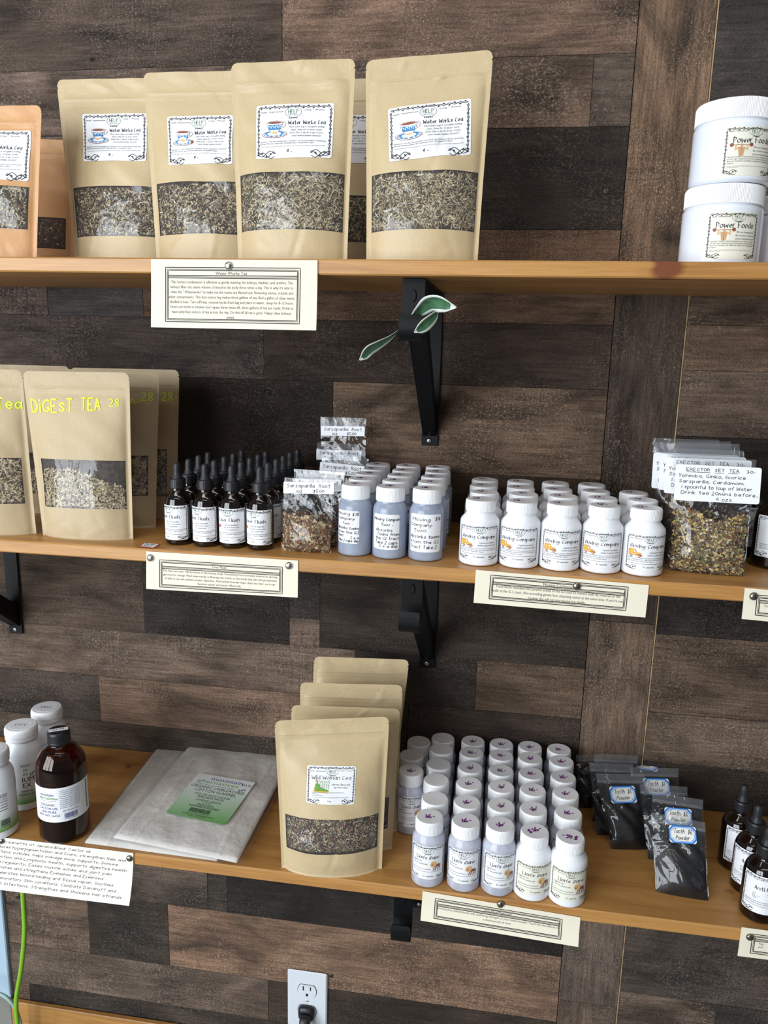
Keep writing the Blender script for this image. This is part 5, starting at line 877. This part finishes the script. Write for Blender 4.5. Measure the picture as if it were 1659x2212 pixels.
prot = [frosted('x', 'bluegrey', RL*.985, .0985, HL[i], price('18-', 0, -.1, .2), MG, (1.55, 1.7, 2.0)[i], ((.0185, .0645), (.014, .063), (.0135, .066))[i], .003) for i in range(3)]
for i, x in enumerate(MX):
    for j, y in enumerate(MY+([-.0315] if False else [])):
        lab = 'blue-grey hand-labelled bottle, '+('front row' if j == 0 else 'back row' if j == 4 else ORD[j]+' row from front')+', '+('left', 'middle', 'right')[i]+' column'; first.setdefault('m%d' % i, True)
        put(prot[i], 'm%d' % i, (x+rr.uniform(-.001, .001)-.0035*(j == 4)*(i == 2), y-(.004 if i else 0)*(j == 0), Z2), (-.35, -.12, .05)[i]+(0 if j == 0 else rr.uniform(-.2, .9)), lab, (), rr.uniform(-.3, .6))
# white bottles with the yellow truck
tp = whitebottle('x', .0266, .0880, trucklabel, price('12-', 0, -.2, .25, 'purple'), 'yellow truck capsule bottles', 2.3, (.009, .0565)); TX = [.235, .2895, .343, .3965, .4505]; TY = [-.248, -.1935, -.1395, -.0855]; first['t'] = True
for j, y in enumerate(TY):
    for i, x in enumerate(TX):
        if j == 3 and i == 4: continue
        put(tp, 't', (x+rr.uniform(-.0006, .0006)+(.003 if j == 1 else 0), y+rr.uniform(-.0003, .0003), Z2), (.0, -.12, .06, -.1, .1)[i] if j == 0 else rr.uniform(-.3, .3), 'white yellow-truck bottle, '+('front row' if j == 0 else 'back row' if j == 3 else ORD[j]+' row from front')+', '+CN[i]+' from left', (), rr.uniform(-.4, .5))
# dropper bottles
def dropper(lab, R, H, draw, arc, lz, group, lmat='paper', name='dropper_bottle'):
    t = thing(name, lab, 'bottle', group=group); rc = R*.62 if R < .022 else R*.50; zc = H*.694; hc = H*.115
    lathe_obj('glass_body', t, [(0, .002), (R*.7, .002), (R*.85, 0), (R, .003), (R, H*.50), (R*.88, H*.585), (R*.50, H*.655), (R*.46, H*.67), (R*.46, H*.71), (0, H*.71)], 'amber', 48, .006, 5)
    obj('collar', mesh('collar', *cap_mesh(rc, zc, hc, n=56), M['bcap']), t); z = zc+hc; L = H-z; k = rc*.56
    lathe_obj('rubber_bulb', t, [(0, z-.001), (k*1.15, z-.001), (k*1.2, z+L*.04), (k*1.1, z+L*.10), (k*.88, z+L*.28), (k*.84, z+L*.38), (k*.86, z+L*.75), (k*.6, H), (0, H)], 'rubber', 28, .003, 4)
    cyl_label(t, R, lz[0], lz[1], arc, draw, lmat, .002); return t
def liverlabel(I, w_, h_):
    help_frame(I, w_, h_, .0, .385*h_, (h_*.16, h_*.085), 13); I.text('Liver Flush', .02*w_, .13*h_, .10*h_, 'ink', 'c', fit=.54*w_, font='u', wd=.00075); liver(I, -.24*w_, -.02*h_, .14*w_)
    lines(I, ['Take two dropperfulls', '3x a day to remove toxins', 'for a healthy liver.'], .09*w_, .02*h_, .07*h_, .036*h_, 'grey_ink', 'c', .25, [.34*w_, .38*w_, .3*w_]); lines(I, ['Ingredients*: Milk Thistle, Yellow Dock, Artichoke Leaf, Wormwood, Black', 'Walnut, Dandelion Root, Turmeric, Chaparral Leaf,', 'Vegetable Glycerin.'], -.44*w_, -.2*h_, .045*h_, .026*h_, 'ink', 'l', 0, [.88*w_, .8*w_, .3*w_]); I.stroke([(-.44*w_, -.33*h_), (.44*w_, -.33*h_)], .0004, 'grey_ink'); I.text('2 oz.', -.02*w_, -.425*h_, .042*h_, 'ink', 'c')
dp = dropper('x', .0189, .1175, liverlabel, 3.1, (.0085, .0585), 'two ounce dropper bottles'); first['d'] = True; DX = [-.196, -.1555, -.115, -.0745]; DY = [-.247, -.2065, -.1665, -.1275, -.0885]
for j, y in enumerate(DY):
    for i, x in enumerate(DX):
        if j == 4 and i == 0: continue
        put(dp, 'd', (x+rr.uniform(-.0008, .0008), y+rr.uniform(-.0005, .0005), Z2), (-.42, -.35, -.05, -.22)[i] if j == 0 else rr.uniform(.1, .5), 'small amber dropper bottle, '+('front row' if j == 0 else 'back row' if j == 4 else ORD[j]+' row from front')+', '+CN[i]+' from left')
put(dp, 'd', (-.073, -.0490, Z2), .3, 'single rearmost small dropper bottle near the plank wall')
def antilabel(I, w_, h_):
    help_frame(I, w_, h_, .12*w_, .385*h_, (h_*.16, h_*.085), 14); I.text('Anti-Parasite', .06*w_, .13*h_, .10*h_, 'ink', 'c', fit=.62*w_, font='u', wd=.0009); boot(I, -.24*w_, -.04*h_, .14*h_)
    lines(I, ['Take one Tbsp 2x a', 'day until you are', 'rid of parasites.'], .14*w_, .02*h_, .065*h_, .034*h_, 'grey_ink', 'c', .25); lines(I, ['Ingredients*: Black Walnut Hull, Wormwood,', 'Cloves, Vegetable Glycerin, Distilled Water.'], -.42*w_, -.2*h_, .05*h_, .026*h_, 'ink', 'l', 0); I.stroke([(-.42*w_, -.30*h_), (.42*w_, -.30*h_)], .0004, 'grey_ink'); I.text('4 oz.', .1*w_, -.425*h_, .04*h_, 'ink', 'c')
ap = dropper('x', .0258, .1350, antilabel, 2.7, (.017, .074), 'four ounce dropper bottles on the lowest shelf'); first['a'] = True
for (x, y, ro, lab) in ((.648, -.151, .30, 'large dropper bottle furthest back at the lowest shelf right end'), (.652, -.205, -.15, 'middle large dropper bottle at the lowest shelf right end'), (.650, -.259, .0, 'front large dropper bottle at the lowest shelf right end')): put(ap, 'a', (x, y, Z3), ro, lab)
def brainlabel(I, w_, h_):
    help_frame(I, w_, h_, .1*w_, .385*h_, (h_*.16, h_*.085), 15); I.text('Brain', -.05*w_, .10*h_, .12*h_, 'ink', 'c', fit=.35*w_, font='u', wd=.0013); brain(I, -.12*w_, -.06*h_, .17*w_); lines(I, ['Ingredients*: Ginkgo', 'Gotu Kola, Rosemary,', '*All Ingredients Organic.'], -.40*w_, -.2*h_, .05*h_, .03*h_, 'ink', 'l', 0)
bp = dropper('x', .0258, .1350, brainlabel, 2.7, (.017, .074), 'four ounce dropper bottles on the middle shelf'); first['b'] = True
for (x, y, ro, lab) in ((.640, -.232, -.1, 'large dropper bottle cut off at middle shelf right edge'), (.622, -.173, .15, 'large dropper bottle with pink brain label behind herb bag'), (.603, -.112, .35, 'dark dropper bottle mostly hidden behind the herb bag')): put(bp, 'b', (x+.012, y, Z2), ro, lab)
# jars on the top shelf
def powerlabel(I, w_, h_):
    help_frame(I, w_, h_, .06*w_, .385*h_, (h_*.15, h_*.08), 16); I.text('Power Foods', .02*w_, .165*h_, .12*h_, 'ink', 'c', fit=.72*w_, font='u', wd=.001); strongman(I, -.19*w_, .03*h_, .38*w_)
    lines(I, ['Mix one heaping tsp in', '8oz. of juice or water for', 'all your nutritional needs!'], .22*w_, .06*h_, .07*h_, .035*h_, 'grey_ink', 'c', .25, [.38*w_, .4*w_, .4*w_]); lines(I, ['Ingredients*: Spirulina, Chorella, Kelp, Barley Grass, Wheat Grass, Spin-', 'ach, Rose Hips, Orange Peel, Lemon Peel, Vegetarian Nutritional Yeast,', 'Beet Root, Dandelion Leaf, Alfalfa Leaf, Papaya Leaf. *All Ingredients', 'Organic.'], -.42*w_, -.13*h_, .042*h_, .026*h_, 'ink', 'l', 0, [.84*w_, .84*w_, .84*w_, .12*w_]); lines(I, ['Consult your health care practitioner regarding medical conditions or if you are pregnant. This product has not been', 'evaluated by the FDA.'], -.42*w_, -.31*h_, .026*h_, .014*h_, 'ink', 'l', 0, [.8*w_, .2*w_])
RJ = .0468; HJ = .0935
def jar(loc, rot, lab, lbl=True):
    t = thing('supplement_jar', lab, 'jar', loc, rot, 'white powder jars on the top shelf')
    lathe_obj('body', t, [(0, .001), (RJ*.85, .001), (RJ*.9, 0), (RJ, .003), (RJ, HJ*.70), (RJ*.97, HJ*.73), (RJ*.93, HJ*.745), (RJ*.93, HJ*.80), (0, HJ*.80)], 'jar', 64, .004)
    obj('lid', mesh('lid', *lathe(rnd([(0, HJ*.755), (RJ*.96, HJ*.755), (RJ*.985, HJ*.76), (RJ*.985, HJ*.77), (RJ*.985, HJ*.965), (RJ*.95, HJ), (RJ*.88, HJ), (RJ*.85, HJ-.0012), (0, HJ-.0012)], .0015, 3), 320, ridge=(6, 13, .0006)), M['wcap']), t)
    if lbl: cyl_label(t, RJ, .0065, .0605, 1.32, powerlabel, 'label_cream', .003)
jar((.5130, -.215, Z1), .10, 'lower white jar with barbell label on the top shelf'); jar((.5165, -.215, Z1+HJ+.0003), .22, 'upper white jar with barbell label, stacked on another'); jar((.605, -.145, Z1), .1, 'white jar behind the stacked pair at the right edge', False)
# ---------------------------------------------------------------- lowest shelf, left end
def gradmat(name, c0, c1, lo, hi):
    m, t, b = newmat(name); tc = nd(t, 'ShaderNodeTexCoord'); sp = nd(t, 'ShaderNodeSeparateXYZ'); lk(t, tc.outputs['Generated'], sp.inputs[0]); r = nd(t, 'ShaderNodeValToRGB'); e = r.color_ramp.elements; e[0].position = lo; e[0].color = (*c0, 1); e[1].position = hi; e[1].color = (*c1, 1)
    lk(t, sp.outputs[2 if 'tall' in name else 1], r.inputs[0]); lk(t, r.outputs[0], b.inputs['Base Color']); b.inputs['Roughness'].default_value = .4; return m
M['tallgrad'] = gradmat('tall_green_label_print', (.13, .33, .05), (.80, .81, .82), .0, .42); M['flatgrad'] = gradmat('green_label_print', (.14, .40, .10), (.80, .84, .85), .0, .85)
def suppl(loc, rot, lab, draw, R=.0308, H=.142):
    t = thing('supplement_bottle', lab, 'bottle', loc, rot, 'white supplement bottles'); lathe_obj('body', t, [(0, .0015), (R*.78, .0015), (R*.85, 0), (R, .002), (R, H*.66), (R*.96, H*.74), (R*.72, H*.83), (R*.68, H*.84), (R*.68, H*.87), (0, H*.87)], 'wplastic', 56, .010, 6)
    c = obj('cap', mesh('cap', *lathe(rnd([(0, H*.845), (R*.80, H*.845), (R*.82, H*.855), (R*.82, H*.90), (R*.84, H*.905), (R*.84, H*.97), (R*.78, H), (0, H)], .0016, 3), 64), M['wcap'], smooth=False), t)
    V, F = lathe([(0, H), (R*.60, H), (R*.60, H+.0003), (0, H+.0003)], 40); d = obj('price_sticker', mesh('price_sticker', V, F, M['paper']), c); I = Ink(); I.text('31.53', 0, -.004, .006, 'ink', 'c', font='h', wd=.0006, rot=math.pi-.1, jit=.02); I.V = [(x, y+.006, l) for x, y, l in I.V]; b_ = I.V; ob = obj('price_writing', mesh('price_writing', [(x, y, H+.0006) for x, y, l in b_], I.F, I.mats, I.MI), c)
    cyl_label(t, R, .014, H*.61, 4.2, draw, 'tallgrad', .002); return t
def suplab(I, w_, h_):
    I.text('EMENT', .16*w_, .42*h_, .045*h_, 'ink', 'r'); I.text('in', .12*w_, .31*h_, .085*h_, 'navy', 'r', bold=1); I.text('es', .12*w_, .21*h_, .085*h_, 'leaf_green', 'r'); sprig(I, .17*w_, .22*h_, .15*h_); I.text('IUM', .20*w_, .05*h_, .11*h_, 'ink', 'r'); I.text('EX', .155*w_, -.09*h_, .11*h_, 'ink', 'r'); I.text('RVING', .165*w_, -.21*h_, .055*h_, 'ink', 'r'); I.text('FORMULA', .21*w_, -.29*h_, .055*h_, 'ink', 'r')
def factlab(I, w_, h_):
    X0, X1 = -.1*w_, .16*w_; I.text('Supplement Facts', .155*w_, .33*h_, .045*h_, 'ink', 'r', fit=.2*w_)
    for k, y in enumerate((.37, .31, .24, .19, .12, .06, .0)): I.stroke([(X0, y*h_), (X1, y*h_)], .0009 if k in (1, 6) else .0004, 'ink')
    for k in range(4): I.text(('Serving Size 2 Capsules', 'Amount Per Serving', 'Daily Value', 'Other ingredients')[k], .155*w_, (.26-.065*k)*h_, .022*h_, 'grey_ink', 'r')
    barcode(I, .115*w_, -.36*h_, .11*w_, .14*h_)
def at_cap(px, py, H): p_ = on_z(px, py, Z3+H); return (p_[0], p_[1], Z3)
suppl((at_cap(97, 1530, .142)[0], at_cap(97, 1530, .142)[1]+.005, Z3), .2, 'white supplement bottle furthest back on the lowest shelf', suplab); suppl(at_cap(45, 1565, .142), .25, 'white supplement bottle with green label, middle of three', suplab); s_ = at_cap(-20, 1618, .142); suppl((s_[0], s_[1], Z3), .55, 'white supplement bottle cut off at left edge, facts panel showing', factlab)
# amber castor oil bottle
m, t_, b_ = newmat('brown_glass'); b_.inputs['Base Color'].default_value = (.33, .105, .022, 1); b_.inputs['Transmission Weight'].default_value = 1; b_.inputs['Roughness'].default_value = .02; b_.inputs['IOR'].default_value = 1.45; M['brownglass'] = m
M['oil'] = pm('dark_oil', (.055, .018, .006), .25, coat=.3)
RA, HA = .0378, .177; a_ = on_z(126, 1576, Z3+HA); t = thing('castor_oil_bottle', 'large round amber glass oil bottle with white label', 'bottle', (a_[0], a_[1], Z3), .42)
prof = rnd([(0, .004), (RA*.7, .003), (RA*.85, 0), (RA, .006), (RA, HA*.66), (RA*.95, HA*.745), (RA*.66, HA*.845), (RA*.42, HA*.872), (RA*.40, HA*.93)], .012, 6); inn = [(max(0, r_-.0022), z+.0022 if i < 8 else z) for i, (r_, z) in enumerate(prof)]
obj('glass_body', mesh('glass_body', *lathe(prof+list(reversed(inn)), 64), M['brownglass'], smooth=True), t)
lathe_obj('oil', t, [(0, .0068), (RA*.75, .0068), (RA-.0032, .010), (RA-.0032, HA*.60), (0, HA*.60)], 'oil', 48, .004)
c = obj('cap', mesh('cap', *lathe(rnd([(0, HA*.878), (RA*.44, HA*.882), (RA*.46, HA*.888), (RA*.46, HA*.905), (RA*.45, HA*.91), (RA*.45, HA*.98), (RA*.41, HA), (0, HA)], .0014, 3), 48), M['bcap']), t)
tp_ = obj('price_tape', mesh('price_tape', *bbox(-RA*.37, RA*.37, -.0045, .0045, HA, HA+.0004, .0001), M['paper']), c, rot=(0, 0, .15)); I = Ink(); I.text('22.94', 0, -.002, .0045, 'ink', 'c', font='h', wd=.0005); obj('price_writing', mesh('price_writing', [(x*math.cos(.15)-y*math.sin(.15), x*math.sin(.15)+y*math.cos(.15), HA+.0007) for x, y, l in I.V], I.F, I.mats, I.MI), c)
def oillab(I, w_, h_):
    I.text('mountain', -.17*w_, .27*h_, .085*h_, 'navy', 'c', fit=.20*w_); I.text('alternatives', -.17*w_, .17*h_, .085*h_, 'leaf_green', 'c', fit=.24*w_); sprig(I, -.035*w_, .18*h_, .08*h_); I.stroke([(-.28*w_, .13*h_), (-.05*w_, .12*h_)], .0004, 'grey_ink')
    for k, s in enumerate(('ORGANIC', 'CASTOR OIL', '100% PURE', 'NET WT 16OZ')): I.text(s, -.16*w_, (-.02-.105*k)*h_, .065*h_, 'navy', 'c')
    for k, s in enumerate(('Castor oil, also known as', 'Castor Bean oil, Ricinus oil', 'is composed of 90% ricinoleic', 'fatty acid. Use it on skin or', 'Castor oil packs for wellness', 'and massage. Store away from', 'direct light. Use as directed,', 'during massage only. Keep the', 'Castor oil at room temp for', 'best results.')): I.text(s, .14*w_, (.40-.055*k)*h_, .03*h_, 'navy', 'c', fit=.27*w_)
    I.text('BEST BY JAN 2026', .14*w_, -.2*h_, .035*h_, 'navy', 'c'); barcode(I, .14*w_, -.40*h_, .17*w_, .14*h_, 'navy'); I.rect(.40*w_, -.40*h_, .425*w_, .45*h_, 'green_ink')
cyl_label(t, RA, HA*.235, HA*.56, 3.0, oillab, 'paper', .002)
# flannel packs in clear sleeves
def pack(cor, z, th, lab, withlabel):
    P = [on_z(*c_, z) for c_ in cor]; tl, tr, br, bl = P; O = (tl+tr+br+bl)/4; t = thing('flannel_pack', lab, 'fabric pack', (O[0], O[1], z), 0, 'cotton flannel packs'); C = [p_-O for p_ in (bl, br, tl, tr)]
    nx, ny = 64, 36; u, v = np.meshgrid(np.linspace(0, 1, nx), np.linspace(0, 1, ny)); r = np.random.default_rng(int(th*1e5)+5)
    def top(u, v, k=1.0, off=0):
        U, V = u[..., None], v[..., None]; Q = C[0]*(1-U)*(1-V)+C[1]*U*(1-V)+C[2]*(1-U)*V+C[3]*U*V; e = np.minimum(np.minimum(u, 1-u)*5, np.minimum(v, 1-v)*7); e = np.clip(e, 0, 1)**.5
        Q[..., 2] = th*k*(.45+.55*e)+.0009*np.sin(v*17+u*5)*e+.0006*np.sin(u*21+2*np.sin(v*9))*e+(.0011*np.exp(-((u-.17-.012*np.sin(v*6))/.012)**2)+.0011*np.exp(-((u-.85+.01*np.sin(v*5))/.012)**2))*(v < .84)+.0010*np.exp(-((v-.84)/.012)**2)*((u > .17) & (u < .85))+off; return Q
    A = top(u, v).reshape(-1, 3); n = len(A); Bm = A.copy(); Bm[:, 2] = .0012; ed = [i for i in range(nx)]+[(j+1)*nx-1 for j in range(1, ny)]+[(ny-1)*nx+i for i in range(nx-2, -1, -1)]+[j*nx for j in range(ny-2, 0, -1)]
    F = grid(nx, ny)+[tuple(reversed(f)) for f in grid(nx, ny, n)]+[(a, a+n, b, ) if False else (a, a+n, b+n, b) for a, b in zip(ed, ed[1:]+ed[:1])]; f_ = obj('flannel', mesh('flannel', np.concatenate([A, Bm]), F, M['flannel'], smooth=True), t)
    # stitched hems and the inner folds
    for (a0, b0, a1, b1) in ((.03, .02, .03, .98), (.97, .02, .97, .98)):
        k = 46; V = []; FF = []
        for i in range(k):
            s = i/k; q = top(np.array([a0-.012, a0+.012]), np.array([b0+(b1-b0)*s]*2), off=.0005); w2 = top(np.array([a0-.012, a0+.012]), np.array([b0+(b1-b0)*(s+.4/k)]*2), off=.0005); m_ = len(V); V += [q[0], q[1], w2[1], w2[0]]; FF.append((m_, m_+1, m_+2, m_+3))
        so = obj('stitching', mesh('stitching', V, FF, M['paper']), f_); so['kind'] = 'stuff'
    U = np.linspace(-.045, 1.045, 20); Vv = np.linspace(-.02, 1.035, 24); uu, vv = np.meshgrid(U, Vv); Q = top(np.clip(uu, 0, 1), np.clip(vv, 0, 1), off=.0022); E_ = C[0]*(1-uu[..., None])*(1-vv[..., None])+C[1]*uu[..., None]*(1-vv[..., None])+C[2]*(1-uu[..., None])*vv[..., None]+C[3]*uu[..., None]*vv[..., None]; Q[..., :2] = E_[..., :2]; o_ = (uu < 0) | (uu > 1) | (vv < 0) | (vv > 1); Q[..., 2] = np.where(o_, .003, Q[..., 2]); so = obj('clear_sleeve', mesh('clear_sleeve', Q.reshape(-1, 3), grid(20, 24), M['sleeve'], smooth=True), t); so['label'] = 'clear plastic sleeve'
    return t, O
pack([(350, 1607), (566, 1632), (470, 1862), (184, 1823)], Z3+.0005, .0085, 'flannel pack lying underneath with no label in view', False)
t, O = pack([(416, 1607), (632, 1636), (512, 1866), (246, 1812)], Z3+.0118, .0085, 'top flannel pack with green and white printed label', True)
L4 = [on_z(*c_, Z3+.0240)-np.array([O[0], O[1], Z3+.0118]) for c_ in ((358, 1755), (487, 1782), (429, 1669), (552, 1690))]; mp, w_, h_ = flat_map(L4, 0); l = sticker(t, w_, h_, .004, mp, 'flatgrad', nx=10); I = Ink()
I.text('mountain', .06*w_, .375*h_, .075*h_, 'navy', 'c', fit=.56*w_); I.text('$10.95', .40*w_, .36*h_, .05*h_, 'ink', 'c', font='h', wd=.0006, fit=.16*w_); I.text('alternatives', -.06*w_, .29*h_, .075*h_, 'leaf_green', 'c', fit=.72*w_); sprig(I, .37*w_, .26*h_, .12*h_); I.text('for health, wellness conscious and alternative lifestyles', -.08*w_, .245*h_, .022*h_, 'grey_ink', 'c', fit=.68*w_)
for k, (s, sz, f) in enumerate((('ORGANIC UNBLEACHED', .06, .92), ('COTTON FLANNEL', .06, .72), ('FOR USE WITH CASTOR', .045, .60), ('WELLNESS PACKS', .045, .46), ('STANDARD LENGTH', .038, .42), ('7" X 15"', .038, .16), ('SINGLE PACK', .038, .28), ('WASHABLE & REUSABLE', .038, .52))): I.text(s, 0, (.165, .085, -.0, -.055, -.125, -.175, -.22, -.265)[k]*h_, sz*h_, 'ink', 'c', fit=f*w_)
barcode(I, -.02*w_, -.375*h_, .34*w_, .085*h_); I.text('Packaged by Mountain Alternatives', 0, -.435*h_, .025*h_, 'ink', 'c', fit=.52*w_); I.text('Jasper, GA 30143', 0, -.465*h_, .022*h_, 'ink', 'c'); I.build('print', lambda P: mp(P+[0, 0, 4]), l)
# small price tag lying on the middle shelf, crumb on the lowest
q = [on_z(*c_, Z2+.0008) for c_ in ((300, 1181), (332, 1185), (311, 1172), (347, 1175))]; O = sum(q)/4; mp, w_, h_ = flat_map([a-O for a in q], 0); t = thing('price_tag', 'small red-bordered paper price tag lying at the shelf edge', 'tag', tuple(O-[0, 0, .0006])); l = sticker(t, w_, h_, .002, lambda P: mp(P)+[0, 0, .0006], 'tagred', name='tag_border', nx=6); l2 = sticker(t, w_*.86, h_*.80, .001, lambda P: mp(P)+[0, 0, .0009], 'paper', name='tag_paper', nx=6); I = Ink(); I.text('Liver flush', 0, .08*h_, .2*h_, 'ink', 'c', fit=.6*w_, font='h', wd=.0005); I.text('$22', -.05*w_, -.28*h_, .2*h_, 'ink', 'c', font='h', wd=.0005); I.build('writing', lambda P: mp(P)+[0, 0, .0013], l2)
p_ = on_z(274, 1657, Z3); V, F = tube(spline([(-.004, 0, .0022), (0, .003, .003), (.004, 0, .0025), (0, -.003, .0035), (-.002, 0, .005)]), [.0010]*6+[.0022]*13+[.0012]*6, 7); tag(obj('dried_crumb', mesh('dried_crumb', V, F, M['h_red'], smooth=True), None, tuple(p_)), 'tiny curled brown crumb on the bare shelf beside the amber bottle', 'crumb')
